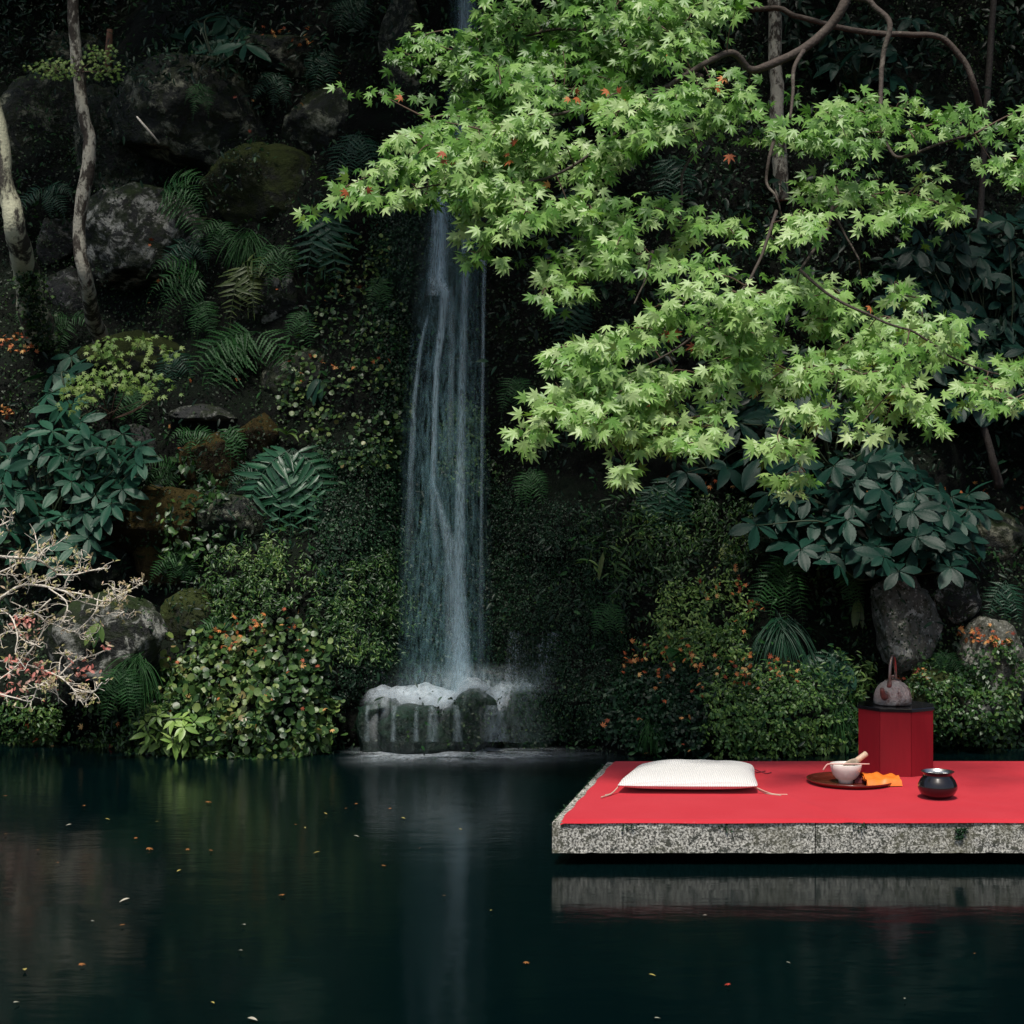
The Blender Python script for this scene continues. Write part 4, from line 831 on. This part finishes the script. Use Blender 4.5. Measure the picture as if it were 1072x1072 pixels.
def ribbon(name, pts, mk, bulge=.04, m=14, soft=1.0, fl=.01, amp=1.0, fade=None):
    # pts: px, py, half width px, distance ; a curved sheet with rounded, thinning edges and a ragged surface
    A_ = A(pts, float); K = 70; t_ = np.linspace(0, 1, K); d = np.linspace(0, 1, len(A_)); g = A([np.interp(t_, d, A_[:, i]) for i in range(4)]).T
    V = []; R = []
    for i in range(K):
        for j in range(m + 1):
            u = j / m * 2 - 1; px = g[i, 0] + u * g[i, 2]; p = P(px, g[i, 1], g[i, 3]); p = p + A([0, -bulge * (1 - u * u) + fl * 2 * (vnoise(A([[px * .25, g[i, 1] * .02, 3.]]), 5)[0] - .5), 0])
            V.append(p); e = (1 - abs(u)) ** soft if soft else 1
            ff = 1 if fade is None else np.interp(t_[i], [0, fade[0], fade[1], 1], [fade[2], 1, 1, fade[3]])
            R.append(min(1, e * 1.5) * amp * ff)
    mb = MB().add(V, grid_faces(K, m + 1), A(R)); return build(name, mb, M[mk], wt)
ribbon('veil', [(494, -30, 26, 9.72), (492, 60, 22, 9.68), (484, 150, 24, 9.62), (478, 230, 34, 9.57), (471, 330, 41, 9.5), (466, 450, 48, 9.4), (466, 580, 50, 9.32), (467, 725, 54, 9.2)], 'veil', .08, 18, .7)
ribbon('veil', [(488, -30, 12, 9.66), (486, 100, 20, 9.6), (480, 200, 26, 9.5), (472, 330, 34, 9.42), (466, 480, 44, 9.3), (464, 600, 46, 9.22), (464, 730, 50, 9.1)], 'veil', .08, 18, .8, .015, .8)
ribbon('strand', [(488, -30, 9, 9.6), (486, 60, 8, 9.58), (486, 150, 8, 9.52), (488, 210, 6, 9.48), (487, 290, 5, 9.44), (484, 400, 5, 9.38), (482, 490, 6, 9.3), (481, 600, 7, 9.2), (484, 725, 12, 9.05)], 'strand', .02, 6, .7, .006, .8)
ribbon('strand', [(458, 190, 9, 9.5), (461, 230, 10, 9.48), (459, 290, 12, 9.44), (458, 310, 13, 9.4)], 'strand', .03, 8, .8, .006, 1.0, (.1, .8, .4, .5))
ribbon('strand', [(462, 200, 3, 9.46), (463, 260, 3.4, 9.44), (461, 292, 5, 9.38), (466, 305, 6, 9.33), (463, 340, 5, 9.33), (457, 385, 4, 9.3), (455, 450, 3.4, 9.26), (453, 520, 4, 9.22), (458, 620, 4, 9.14)], 'strand', .015, 6, .7, .006, 1.0, (.03, .75, .6, 0))
ribbon('strand', [(448, 330, 2, 9.42), (440, 365, 2.4, 9.38), (434, 420, 3, 9.34), (430, 500, 4, 9.28), (428, 600, 6, 9.2)], 'strand', .01, 6, .7, .006, .75, (.05, .5, .2, 0))
ribbon('strand', [(505, 272, 5, 9.42), (507, 282, 3, 9.4), (506, 330, 2.4, 9.38), (505, 430, 2.4, 9.34), (504, 560, 2.4, 9.26), (503, 712, 5, 9.14)], 'strand', .01, 6, 1., .006, .7, (.02, .5, .8, .15))
ribbon('strand', [(471, 300, 6, 9.38), (473, 360, 4, 9.36), (472, 430, 4, 9.32), (470, 500, 6, 9.26)], 'strand', .01, 6, .8, .006, .55, (.1, .6, .3, 0))
ribbon('strand', [(452, 500, 3, 9.24), (462, 535, 5, 9.2), (472, 575, 9, 9.16), (476, 640, 12, 9.12), (482, 725, 18, 9.02)], 'strand', .03, 8, .8, .008, .62, (.1, .7, .2, .8))
# foam shelf, trickles over the rocks, churned water
def foam_patch(name, px0, px1, y0, y1, Yd0, Yd1, mk, n=2, hgt=.03, seed=0, amp=1.):
    for l in range(n):
        m1, m2 = 40, 14; V = []; R = []
        for i in range(m2):
            for j in range(m1):
                u = j / (m1 - 1); w = i / (m2 - 1); x = px0 + (px1 - px0) * u; Y = Yd0 + (Yd1 - Yd0) * w; yy = y0 + (y1 - y0) * w
                p = P(x, yy, Y); nz = vnoise(A([[x * .08, w * 4, seed + l]]), seed)[0]; p[2] += hgt * (nz - .3) * (1 + l) + l * .006
                V.append(p); e = (math.sin(math.pi * u) ** .6) * (math.sin(math.pi * (w * .96 + .02)) ** .6); R.append(e * amp * (.5 + nz))
        build(name, MB().add(V, grid_faces(m2, m1), A(R)), M[mk], wt)
def drape(name, px0, px1, Ya, Yb, mk, seed, wf, lift=.012, m1=90, m2=56):
    V = []; R = []
    for i in range(m2):
        for j in range(m1):
            x = PX(px0, 8.9) + (PX(px1, 8.9) - PX(px0, 8.9)) * j / (m1 - 1); Y = Ya + (Yb - Ya) * i / (m2 - 1)
            h = BVH.ray_cast(Vector((x, Y, .62)), Vector((0, 0, -1)), 2); z = max(h[0].z if h[0] is not None else 0, 0); up = abs(h[1].z) if h[0] is not None else 1; nz = fbm(A([[x * 14, Y * 14, seed]]), seed, 3)[0]
            V.append((x, Y, z + lift + .03 * nz)); R.append(wf(j / (m1 - 1), i / (m2 - 1), z) * (.3 + 1.4 * nz) * (sm_(up, .35, .85) if mk == 'foam' else 1))
    build(name, MB().add(V, grid_faces(m2, m1), np.clip(A(R), 0, 2)), M[mk], wt)
sm_ = lambda x, a, b: float(np.clip((x - a) / (b - a), 0, 1) ** 2 * (3 - 2 * np.clip((x - a) / (b - a), 0, 1)))
for l in range(4):
    drape('foam', 376, 545, 8.62, 9.36, 'foam', 3 + l, lambda u, w, z: sm_(z, .11, .20) * sm_(w, .12, .5) * sm_(u, 0, .12) * (1 - sm_(u, .86, 1)) * .95, .006 + .012 * l)
drape('foam', 480, 590, 8.85, 9.35, 'spray', 9, lambda u, w, z: sm_(z, .06, .2) * sm_(u, 0, .2) * (1 - sm_(u, .8, 1)) * sm_(w, .35, .6) * 3.0, .025)
drape('trickle', 380, 526, 8.55, 9.0, 'spray', 12, lambda u, w, z: sm_(u, 0, .1) * (1 - sm_(u, .9, 1)) * .10, .016)
for l in range(2):
    V = []; Rr = []
    for i in range(40):
        for j in range(90):
            x = -.98 + 1.75 * j / 89; Y = 8.15 + .95 * i / 39; d = math.hypot((x + .36) / .50, (Y - 8.80) / .24); nz = fbm(A([[x * 9, Y * 16, l + 5.]]), 5, 3)[0]
            V.append((x, Y, .006 + .006 * l + .02 * nz * math.exp(-d * d))); Rr.append(min(1.6, 3.2 * math.exp(-d * d * 1.1) * max(0, nz * 2.8 - .75)) * (sm_(j, 0, 12) * (1 - sm_(j, 76, 89)) * sm_(i, 0, 9)))
    build('churned_water', MB().add(V, grid_faces(40, 90), A(Rr)), M['foam' if l else 'spray'], wt)
for (a, b_, w1, w2, l) in [(386, 384, 3, 3, 44), (414, 412, 4, 3, 44), (452, 453, 4, 6, 42), (437, 436, 2, 3, 42), (477, 479, 3, 5, 42), (516, 518, 9, 12, 46)]:
    ribbon('trickle', [(a, 738, w1, 8.70), (b_, 748, w2, 8.66), (b_, 776, w2 * 1.2, 8.63)], 'spray', .02, 8, .8, .008, 1.0)
ribbon('spray', [(535, 712, 34, 9.06), (532, 740, 36, 8.98), (536, 776, 46, 8.92)], 'spray', .05, 12, 1., .01, .35)
ribbon('spray', [(466, 690, 56, 9.0), (468, 716, 66, 8.95), (466, 740, 80, 8.9)], 'spray', .06, 14, 1.2, .02, 1.1, (.5, .8, 0, .5))
ribbon('spray', [(505, 692, 60, 9.02), (512, 712, 76, 8.96), (520, 726, 84, 8.92)], 'spray', .06, 14, 1.4, .02, 1.2, (.5, .7, 0, 0))

# ------------------------------------------------------------------ stone platform
ZT, ZB = .165, .049
def DY(py, z=ZT): return F * (CAMZ - z) / (py - 536)
yf, yb = DY(861), DY(798); xfl, xbl = PX(578, yf), PX(636, yb)
m, nt, b, o = mat('speckled_granite'); v = coords(nt); n1 = noise(nt, v, 115, 3, .65); n2 = noise(nt, v, 5, 8, .7); n3 = noise(nt, v, 40, 5, .75)
c = ramp(nt, n1, [(.40, (.06, .06, .055)), (.49, (.32, .31, .27)), (.57, (.68, .67, .60))]); c = mix(nt, ramp(nt, n3, [(.53, (0, 0, 0)), (.57, (1, 1, 1))]), c, (.055, .06, .05))
c = mix(nt, ramp(nt, n2, [(.47, (0, 0, 0)), (.66, (.75, .75, .75))]), c, (.15, .145, .09))
sp_ = N(nt, 'ShaderNodeSeparateXYZ'); nt.links.new(v, sp_.inputs[0]); topd = ramp(nt, math_(nt, 'ADD', math_(nt, 'MULTIPLY', sp_.outputs[2], 8), math_(nt, 'MULTIPLY', n3, .9)), [(1.42, (0, 0, 0)), (1.66, (.85, .85, .85))])
c = mix(nt, topd, c, (.045, .055, .05)); nt.links.new(c, b.inputs['Base Color']); b.inputs['Roughness'].default_value = .85; bump(nt, b, math_(nt, 'ADD', n1, n3), .6, .006)
M['granite'] = m
xr = 3.3; k_ = (xbl - xfl)
joint = PX(853.5, yf)
def skew(x, y): return x + k_ * (y - yf) / (yb - yf) * (1 if x < joint + .01 else .4)
pt = thing('stone_platform', (1.6, 6.8, 0), 'low speckled stone platform standing in the dark pond at right', 'platform')
def slab_mesh(x0, x1):
    # dense block so its edges can be chipped
    nx, ny, nz = int((x1 - x0) / .02), 36, 7; mb = MB()
    def face(fn, m_, n__):
        V = A([[fn(i / (m_ - 1), j / (n__ - 1)) for j in range(n__)] for i in range(m_)]).reshape(-1, 3)
        e = (fbm(V * 30, 3, 3) - .5)[:, None] * .008; V = V + e * A([1, 1, 1]); mb.add(V, grid_faces(m_, n__), .5)
    X = lambda u, w: (lambda y: skew(x0, y) + (skew(x1, y) - skew(x0, y)) * u)(yf + (yb - yf) * w)
    face(lambda u, w: (X(w, 0), yf, ZB + (ZT - ZB) * u), nz, nx); face(lambda u, w: (X(w, 1), yb, ZB + (ZT - ZB) * (1 - u)), nz, nx)
    face(lambda u, w: (X(w, u), yf + (yb - yf) * u, ZT), ny, nx); face(lambda u, w: (X(w, 1 - u), yf + (yb - yf) * (1 - u), ZB), ny, nx)
    face(lambda u, w: (X(0, 1 - w), yf + (yb - yf) * (1 - w), ZB + (ZT - ZB) * u), nz, ny); face(lambda u, w: (X(1, w), yf + (yb - yf) * w, ZB + (ZT - ZB) * u), nz, ny)
    return mb
build('slab', slab_mesh(xfl, joint - .002), M['granite'], pt, smooth=False); build('slab', slab_mesh(joint + .002, xr), M['granite'], pt, smooth=False)
for (x, y) in [(.6, 6.55), (1.7, 6.7), (2.8, 6.55), (.75, 7.2), (1.75, 7.25), (2.9, 7.2)]:
    build('support_block', prism(MB(), A([(x - .12, y - .1), (x + .12, y - .1), (x + .12, y + .1), (x - .12, y + .1)]), -.9, ZB + .004, .01), M['rock_wet'], pt, smooth=False)
mossm = MB(); q = np.column_stack([np.full(260, 0.), rng.uniform(0, 1, 260)]); yy = yf + (yb - yf) * q[:, 1]; xx = A([skew(xfl, a) for a in yy]) + rng.uniform(-.006, .012, 260)
place(mossm, TINY, np.column_stack([xx, yy, np.full(260, ZT - .002) + rng.uniform(-.01, .004, 260)]), rng.normal(0, 1, (260, 3)) + A([-.5, 0, .3]), rng.normal(0, .5, (260, 3)) + A([-.3, -.3, 1]), .012 * rng.uniform(.5, 1.4, 260), None)
for (cx_, cz_, n_k, rr_) in [(PX(1006, yf), .135, 110, .014), (PX(1004, yf), .112, 70, .010), (PX(660, yf), .148, 30, .02), (PX(760, yf), .146, 30, .02), (PX(900, yf), .15, 30, .02)]:
    place(mossm, TINY, A([cx_, yf - .006, cz_]) + np.clip(rng.normal(0, 1, (n_k, 3)), -1.3, 1.3) * A([rr_, .002, rr_ * .45]), rng.normal(0, 1, (n_k, 3)) + A([0, -.3, -.3]), A([0, -1, .3]) + rng.normal(0, .5, (n_k, 3)), .010 * rng.uniform(.5, 1.4, n_k), None)
build('moss', mossm, M['wallmoss'], pt)

# ------------------------------------------------------------------ red felt carpet
m, nt, b, o = mat('red_felt'); v = coords(nt); n1 = noise(nt, v, 220, 3, .7); n2 = noise(nt, v, 3, 4)
c = mix(nt, n1, (.43, .018, .028), (.60, .032, .046)); c = mix(nt, ramp(nt, n2, [(.4, (0, 0, 0)), (.7, (.35, .35, .35))]), c  , (.60, .05, .065)); nt.links.new(c, b.inputs['Base Color'])
b.inputs['Roughness'].default_value = .95; b.inputs['Specular IOR Level'].default_value = .15; b.inputs['Sheen Weight'].default_value = .2; b.inputs['Sheen Roughness'].default_value = .5; b.inputs['Sheen Tint'].default_value = (1, .4, .42, 1)
bump(nt, b, n1, .25, .003); M['felt'] = m
ny, nx = 70, 220; V = []
for i in range(ny):
    for j in range(nx):
        w = i / (ny - 1); u = j / (nx - 1); y = yf - .004 + (yb - .02 - yf) * w; x0 = skew(xfl, y) + .028 + .004 * math.sin(y * 23); x = x0 + (3.25 - x0) * u
        z = ZT + .0075 + 0.0045 * (fbm(A([[x * 3, y * 5, 0]]), 8, 3)[0] - .4) * 2 + .003 * math.exp(-((x + .3 * y - 3.1) / .03) ** 2)
        if i == 0: z -= .010; y -= .003 + .003 * math.sin(x * 9)
        if j == 0: z -= .006
        V.append((x, y, z))
tag(build('felt_carpet', MB().add(V, grid_faces(ny, nx), .5), M['felt'], origin=(1.8, 6.8, ZT)), 'bright red felt carpet spread over the stone platform', 'carpet')
ZC = ZT + .008

# ------------------------------------------------------------------ white cushion
m, nt, b, o = mat('white_knit'); t_ = N(nt, 'ShaderNodeTexCoord')
w1 = N(nt, 'ShaderNodeTexWave', wave_type='BANDS', bands_direction='X'); w1.inputs['Scale'].default_value = 34; w1.inputs['Distortion'].default_value = .6; nt.links.new(t_.outputs['Object'], w1.inputs['Vector'])
w2 = N(nt, 'ShaderNodeTexWave', wave_type='BANDS', bands_direction='Y'); w2.inputs['Scale'].default_value = 30; w2.inputs['Distortion'].default_value = .8; nt.links.new(t_.outputs['Object'], w2.inputs['Vector'])
h = math_(nt, 'MULTIPLY', w1.outputs['Fac'], math_(nt, 'ADD', w2.outputs['Fac'], .4)); c = mix(nt, h, (.66, .65, .62), (.84, .835, .82)); nt.links.new(c, b.inputs['Base Color']); b.inputs['Roughness'].default_value = .9
bump(nt, b, h, .7, .004); M['knit'] = m
cf, cb = 6.60, 7.14
K = 60; V = []
corner = {(-1, -1): (PX(643, 6.62), cf + .02), (1, -1): (PX(795, 6.62), cf), (-1, 1): (PX(668, 7.14), cb), (1, 1): (PX(798, 7.14) - .03, cb)}
def cush(u, w):
    a = (1 - u) / 2; b2 = (1 - w) / 2; q = A(corner[(-1, -1)]) * a * b2 + A(corner[(1, -1)]) * (1 - a) * b2 + A(corner[(-1, 1)]) * a * (1 - b2) + A(corner[(1, 1)]) * (1 - a) * (1 - b2)
    cen = A([sum(c[0] for c in corner.values()) / 4, sum(c[1] for c in corner.values()) / 4])
    pin = .045 * ((1 - abs(w)) * 0 + (1 - u * u) * abs(w) ** 8 * 0 + (1 - w * w) * abs(u) ** 6 * 1.0 - (1 - u * u) * abs(w) ** 6 * .3)
    return q + (cen - q) * (pin + .045 * (abs(u) * abs(w)) ** 5)
for side in (1, -1):
    for i in range(K):
        for j in range(K):
            u = j / (K - 1) * 2 - 1; w = i / (K - 1) * 2 - 1; q = cush(u, w); e = max(0, (1 - abs(u) ** 3.2)) ** .5 * max(0, (1 - abs(w) ** 3.2)) ** .5
            dim = .016 * math.exp(-((u + .25) ** 2 * 9 + (w - .35) ** 2 * 30)); z = .034 + side * e * (.048 if side > 0 else .032) - (dim if side > 0 else 0)
            if side > 0: z += .006 * (fbm(A([[u * 2.5, w * 2.5, 1.]]), 6, 2)[0] - .5) * e * 2
            V.append((q[0], q[1], ZC + max(z, .0015)))
G1 = grid_faces(K, K); ct = thing('cushion', (.75, 6.87, ZC), 'flat white knitted floor cushion on the red carpet', 'cushion')
build('cover', MB().add(V, np.concatenate([G1, G1[:, ::-1] + K * K]), .5), M['knit'], ct)
M['cord'] = plain('beige_cord', (.50, .36, .28), .8); M['cord_red'] = plain('dark_red_cord', (.16, .02, .03), .8)
for cn, dirs, mk in [((-1, -1), [(-.06, -.10), (-.04, -.05)], 'cord'), ((1, -1), [(.08, -.04), (.11, -.02)], 'cord'), ((1, 1), [(.07, .0), (.05, .04)], 'cord_red')]:
    c0 = A([*corner[cn], 0]) ; mbt = MB()
    for dx, dy in dirs:
        a_ = A([c0[0] - cn[0] * .024, c0[1] - cn[1] * .03, ZC + .03]); e = A([c0[0] + dx, c0[1] + dy, ZC + .004]); mm = (a_ + e) / 2 + A([rng.normal(0, .012), rng.normal(0, .012), -.012]); tube(mbt, spline([a_, mm, e], 6), .0026, 6)
    build('corner_tie', mbt, M[mk], ct)

# ------------------------------------------------------------------ red lacquer box, black top and kettle
m, nt, b, o = mat('red_lacquer'); v = coords(nt, (1, 1, .12)); n1 = noise(nt, v, 60, 4, .6); n2 = noise(nt, coords(nt), 9, 4)
c = mix(nt, n1, (.20, .007, .014), (.29, .012, .022)); nt.links.new(c, b.inputs['Base Color']); b.inputs['Roughness'].default_value = .42; b.inputs['Specular IOR Level'].default_value = .35; bump(nt, b, n1, .15, .002); M['lacq'] = m
M['black'] = plain('black_lacquer', (.008, .008, .010), .18, coat=.5); M['iron'] = rockmat('kettle_iron', (.42, .37, .34), (.50, .45, .42), .50, 5, (.2, .1, .08), .0, rough=.5)
M['rust'] = plain('rusty_iron', (.16, .07, .055), .6, var=.4, bs=.5, sc=60); M['silver'] = plain('worn_silver', (.55, .55, .54), .3, metal=1); M['bronze'] = plain('bronze_loop', (.28, .20, .17), .35, metal=.9)
BX, BY = PX(937.3, 7.22), 7.215; ra = .163; rot = math.atan2(BX, BY)
def octo(cx, cy, ap, n=8, rt=0.): R_ = ap / math.cos(math.pi / n); return A([(cx + R_ * math.cos(a), cy + R_ * math.sin(a)) for a in (np.arange(n) + .5) * 2 * math.pi / n + rt])
bt = thing('lacquer_box', (BX, BY, ZC), 'octagonal red lacquer brazier box standing at the back of the red carpet', 'box')
oc = octo(BX, BY, ra, rt=-rot); ZBX = ZC + .283
for i in range(8):
    a_, b2 = oc[i], oc[(i + 1) % 8]; cxy = A([BX, BY]); ia, ib = a_ + (cxy - a_) * .09, b2 + (cxy - b2) * .09
    g = (b2 - a_) / np.linalg.norm(b2 - a_) * .0009
    pmb = MB(); prism(pmb, A([a_ + g, b2 - g, ib - g, ia + g]), ZC + .0005, ZBX, .0016); build('side_panel', pmb, M['lacq'], bt, smooth=False)
build('inner_lining', prism(MB(), octo(BX, BY, ra * .895, rt=-rot), ZC + .002, ZBX - .004, .001), M['black'], bt, smooth=False)
topm = MB(); prism(topm, octo(BX, BY, ra + .006, rt=-rot), ZBX + .0005, ZBX + .018, .003); build('top_board', topm, M['black'], bt, smooth=False)
ZK = ZBX + .018
kb = MB(); KX, KY = PX(934.5, 7.2), 7.2
kt = thing('iron_kettle', (KX, KY, ZK), 'rust grey iron kettle with a raised loop handle on the black topped box', 'kettle')
lathe(kb, [(0, .002), (.076, .002), (.084, .008), (.085, .022), (.083, .042), (.077, .064), (.067, .083), (.054, .096), (.040, .104), (.036, .106), (.036, .110), (.031, .110), (.031, .105), (0, .105)], (KX, KY, ZK)); build('body', kb, M['iron'], kt)
ld = MB(); lathe(ld, [(.0, .107), (.030, .107), (.034, .111), (.030, .115), (.012, .118), (.005, .119), (.005, .124), (.009, .128), (.007, .134), (0, .136)], (KX, KY, ZK), 32); build('lid', ld, M['bronze'], kt)
ht = math.radians(62); hd = A([math.cos(ht), math.sin(ht), 0]); arc = []
for a in np.linspace(-8, 188, 30):
    a = math.radians(a); arc.append(A([KX, KY, ZK + .125]) + hd * math.cos(a) * .052 + A([0, 0, 1]) * math.sin(a) * .095)
arc = [A([KX, KY, ZK + .092]) + hd * .054] + arc + [A([KX, KY, ZK + .092]) - hd * .054]
hm = MB(); tube(hm, arc, np.concatenate([[.006], np.full(30, .0072), [.006]]), 10, .5); build('handle', hm, M['bronze'], kt)
for s in (1, -1):
    em = MB(); tube(em, [A([KX, KY, ZK + .083]) + hd * .058 * s, A([KX, KY, ZK + .112]) + hd * .053 * s], [.012, .009], 10); build('handle_lug', em, M['rust'], kt)
sm = MB(); spd = nrmz(A([-.62, -.78, 0])); tube(sm, spline([A([KX, KY, ZK + .04]) + spd * .07, A([KX, KY, ZK + .052]) + spd * .095, A([KX, KY, ZK + .082]) + spd * .112], 5), np.linspace(.020, .009, 11), 12); build('spout', sm, M['rust'], kt)

# ------------------------------------------------------------------ tray, bowl, whisk, scoop, cloths
M['tray'] = plain('brown_red_lacquer', (.13, .022, .012), .25, coat=.4); M['bowlw'] = plain('cream_glaze', (.78, .74, .68), .3, var=.05, coat=.3); M['bamboo'] = plain('pale_bamboo', (.62, .45, .32), .5, var=.2, sc=80)
M['tines'] = plain('whisk_tines', (.42, .34, .25), .6, var=.3, sc=90); M['orange'] = plain('orange_silk', (.85, .20, .02), .45, var=.1, bs=.2); M['maroon'] = plain('maroon_cloth', (.12, .015, .02), .7); M['pinkb'] = plain('pinkish_scoop', (.72, .42, .36), .5)
TX, TY = PX(890.5, 6.88), 6.88
tm = MB(); lathe(tm, [(0, .006), (.15, .006), (.168, .010), (.184, .021), (.188, .021), (.187, .017), (.172, .004), (.15, .0005), (0, .0005)], (TX, TY, ZC), 72); tag(build('tray', tm, M['tray'], origin=(TX, TY, ZC)), 'round brown red lacquer tray in front of the lacquer box', 'tray')
ZTR = ZC + .0065; CX, CY = PX(885.5, 6.86), 6.86
tm = MB(); lathe(tm, [(0, .006), (.027, .006), (.027, .0), (.031, .0), (.032, .012), (.044, .020), (.056, .036), (.064, .058), (.069, .080), (.0675, .082), (.065, .080), (.060, .058), (.050, .036), (.035, .022), (0, .018)], (CX, CY, ZTR), 56)
tag(build('tea_bowl', tm, M['bowlw'], origin=(CX, CY, ZTR)), 'cream tea bowl standing on the lacquer tray', 'bowl')
w0 = A([CX + .004, CY - .012, ZTR + .066]); w1_ = A([CX + .092, CY + .012, ZTR + .124]); wd = nrmz(w1_ - w0); wk = thing('tea_whisk', w0, 'bamboo tea whisk leaning in the cream bowl', 'whisk')
hm = MB(); tube(hm, [w0 + wd * .052, w0 + wd * .056, w0 + wd * .075, w1_ - wd * .002, w1_], [.0105, .013, .0125, .0125, .010], 16); build('handle', hm, M['bamboo'], wk)
tn = MB(); u_ = nrmz(np.cross(wd, A([0, 1, 0]))); v_ = np.cross(wd, u_)
for i in range(46):
    a = i / 46 * 6.283; rd = u_ * math.cos(a) + v_ * math.sin(a); tube(tn, spline([w0 + wd * .056 + rd * .010, w0 + wd * .03 + rd * .020, w0 + wd * .0 + rd * .022, w0 - wd * .014 + rd * .014], 3), .0011, 4, cap=False)
build('tines', tn, M['tines'], wk)
sc_ = MB(); zr = ZTR + .0845
sp3 = spline([A([CX - .104, CY - .03, ZTR + .058]), A([CX - .088, CY - .03, zr - .004]), A([CX - .07, CY - .03, zr]), A([CX, CY - .03, zr]), A([CX + .062, CY - .03, zr]), A([CX + .095, CY - .03, zr])], 5); tube(sc_, sp3, np.linspace(.0034, .0026, len(sp3)), 6)
tag(build('tea_scoop', sc_, M['pinkb'], origin=sp3[0]), 'slim curved tea scoop laid across the cream bowl', 'scoop')
def folded(name, x0, x1, y0, y1, z0, h, layers, mk, label, seed, taper=.5, cat='cloth'):
    t = MB(); K1, K2 = 26, 12
    for l in range(layers):
        V = []
        for i in range(K2):
            for j in range(K1):
                u = j / (K1 - 1); w = i / (K2 - 1); hh = h * (l + 1) / layers; yy = y0 + (y1 - y0) * (w * (1 - taper * u * .5) + taper * u * .25) + .002 * l; rr = math.sin(math.pi * w) ** .35
                z = z0 + hh * rr * (1 - .25 * u) * (.75 + .5 * vnoise(A([[u * 5, w * 6 + l * 3, seed]]), seed)[0]); z += .007 * abs(math.sin(w * 9.4 + l * .7)) * rr; V.append((x0 + (x1 - x0) * u + .004 * math.sin(w * 9 + l), yy - .006 * l * (w < .5), z0 if i in (0, K2 - 1) and l == 0 else z))
        t.add(V, grid_faces(K2, K1), .5)
    tag(build(name, t, M[mk], origin=(x0, y0, z0)), label, cat)
folded('folded_cloth', PX(904, 6.82), PX(941, 6.82), 6.76, 6.90, ZTR + .001, .040, 3, 'orange', 'folded orange silk cloth on the right side of the tray', 4)
folded('folded_cloth', PX(891, 6.9), PX(903, 6.9), 6.84, 6.93, ZTR + .001, .028, 2, 'maroon', 'small maroon cloth between the cream bowl and the orange silk', 6)

# ------------------------------------------------------------------ black waste water jar
JX, JY = PX(981.5, 6.52), 6.52; jt = thing('water_jar', (JX, JY, ZC), 'squat black lacquered jar with a silver lined rim near the carpet front', 'jar')
jm = MB(); lathe(jm, [(0, .001), (.040, .001), (.052, .006), (.070, .022), (.0795, .042), (.079, .056), (.070, .076), (.060, .088), (.056, .096), (.058, .103), (.066, .109), (.067, .111), (.064, .111)], (JX, JY, ZC), 64); build('body', jm, M['black'], jt)
jm = MB(); lathe(jm, [(.064, .1112), (.057, .104), (.053, .096), (.056, .088), (.066, .070), (.07, .05), (.05, .015), (0, .012)], (JX, JY, ZC), 64); build('lining', jm, M['silver'], jt)

# ------------------------------------------------------------------ floating leaves
FL = [(217, 841, 'o', 1.5), (89, 845, 'o', .8), (110, 859, 'y', .8), (75, 865, 'p', .9), (142, 879, 'o', .8), (155, 890, 'o', 1.5), (196, 891, 'o', .9), (220, 892, 'o', .8), (190, 913, 'y', .9), (136, 943, 'p', 1.4), (128, 971, 'o', .9), (84, 1012, 'o', 1.1), (26, 1019, 'y', 1.1), (14, 1053, 'p', .8), (370, 877, 'p', 1.0), (335, 894, 'y', 1.), (401, 908, 'o', .9), (297, 939, 'o', 1.3), (363, 848, 'o', .8), (373, 843, 'o', .8), (420, 858, 'y', .8), (339, 853, 'y', .7), (309, 865, 'o', .6), (319, 868, 'y', .6), (257, 971, 'p', .8), (254, 998, 'p', .6), (259, 1069, 'p', 1.2), (221, 1052, 'y', .6), (409, 848, 'o', .8), (5, 835, 'o', 1.), (5, 875, 'o', .7), (166, 862, 'y', .6), (513, 956, 'y', .5), (465, 940, 'o', .6), (679, 1023, 'y', .8), (763, 1033, 'r', .9), (550, 1010, 'o', 1.), (740, 961, 'p', .6), (823, 1010, 'p', .5), (685, 1069, 'p', .6), (947, 1049, 'p', .5), (1021, 1001, 'o', .5), (60, 905, 'o', .5), (480, 870, 'y', .6), (440, 890, 'o', .5), (95, 967, 'p', .5), (40, 892, 'o', .6), (280, 850, 'o', .5)]
FM = {'o': ((.32, .13, .035), 'small orange brown leaf floating on the dark pond'), 'y': ((.42, .34, .09), 'small yellow leaf floating on the dark pond'), 'p': ((.45, .42, .33), 'small pale cream leaf floating on the dark pond'), 'r': ((.45, .05, .03), 'single red leaf floating in front of the stone platform')}
proto = {}
for i, (px, py, k, s) in enumerate(FL):
    Y = F * CAMZ / (py - 536)
    if k not in proto:
        mb = MB(); n = 3
        place(mb, MAPLE if k in 'or' else LANCE, A([[0, 0, .0]]), A([[0, 1., 0]]), A([[0, 0, 1.]]), .020 if k in 'or' else .034, A([.5]), 1.4 if k not in 'or' else 1)
        me_o = build('floating_leaf', mb, plain('floating_leaf_' + {'o': 'orange', 'y': 'yellow', 'p': 'cream', 'r': 'red'}[k], FM[k][0], .5, var=.25), origin=(0, 0, 0)); proto[k] = me_o; o = me_o
    else: o = proto[k].copy(); C.objects.link(o)
    o.location = (PX(px, Y), Y, .009); o.rotation_euler = (random.uniform(-.1, .1), random.uniform(-.1, .1), random.uniform(0, 6.28)); o.scale = (s * .8, s * .8, s * .8)
    tag(o, FM[k][1], 'leaf', 'leaves floating on the pond')
for o in list(bpy.data.objects):
    if '_o' in o: del o['_o']
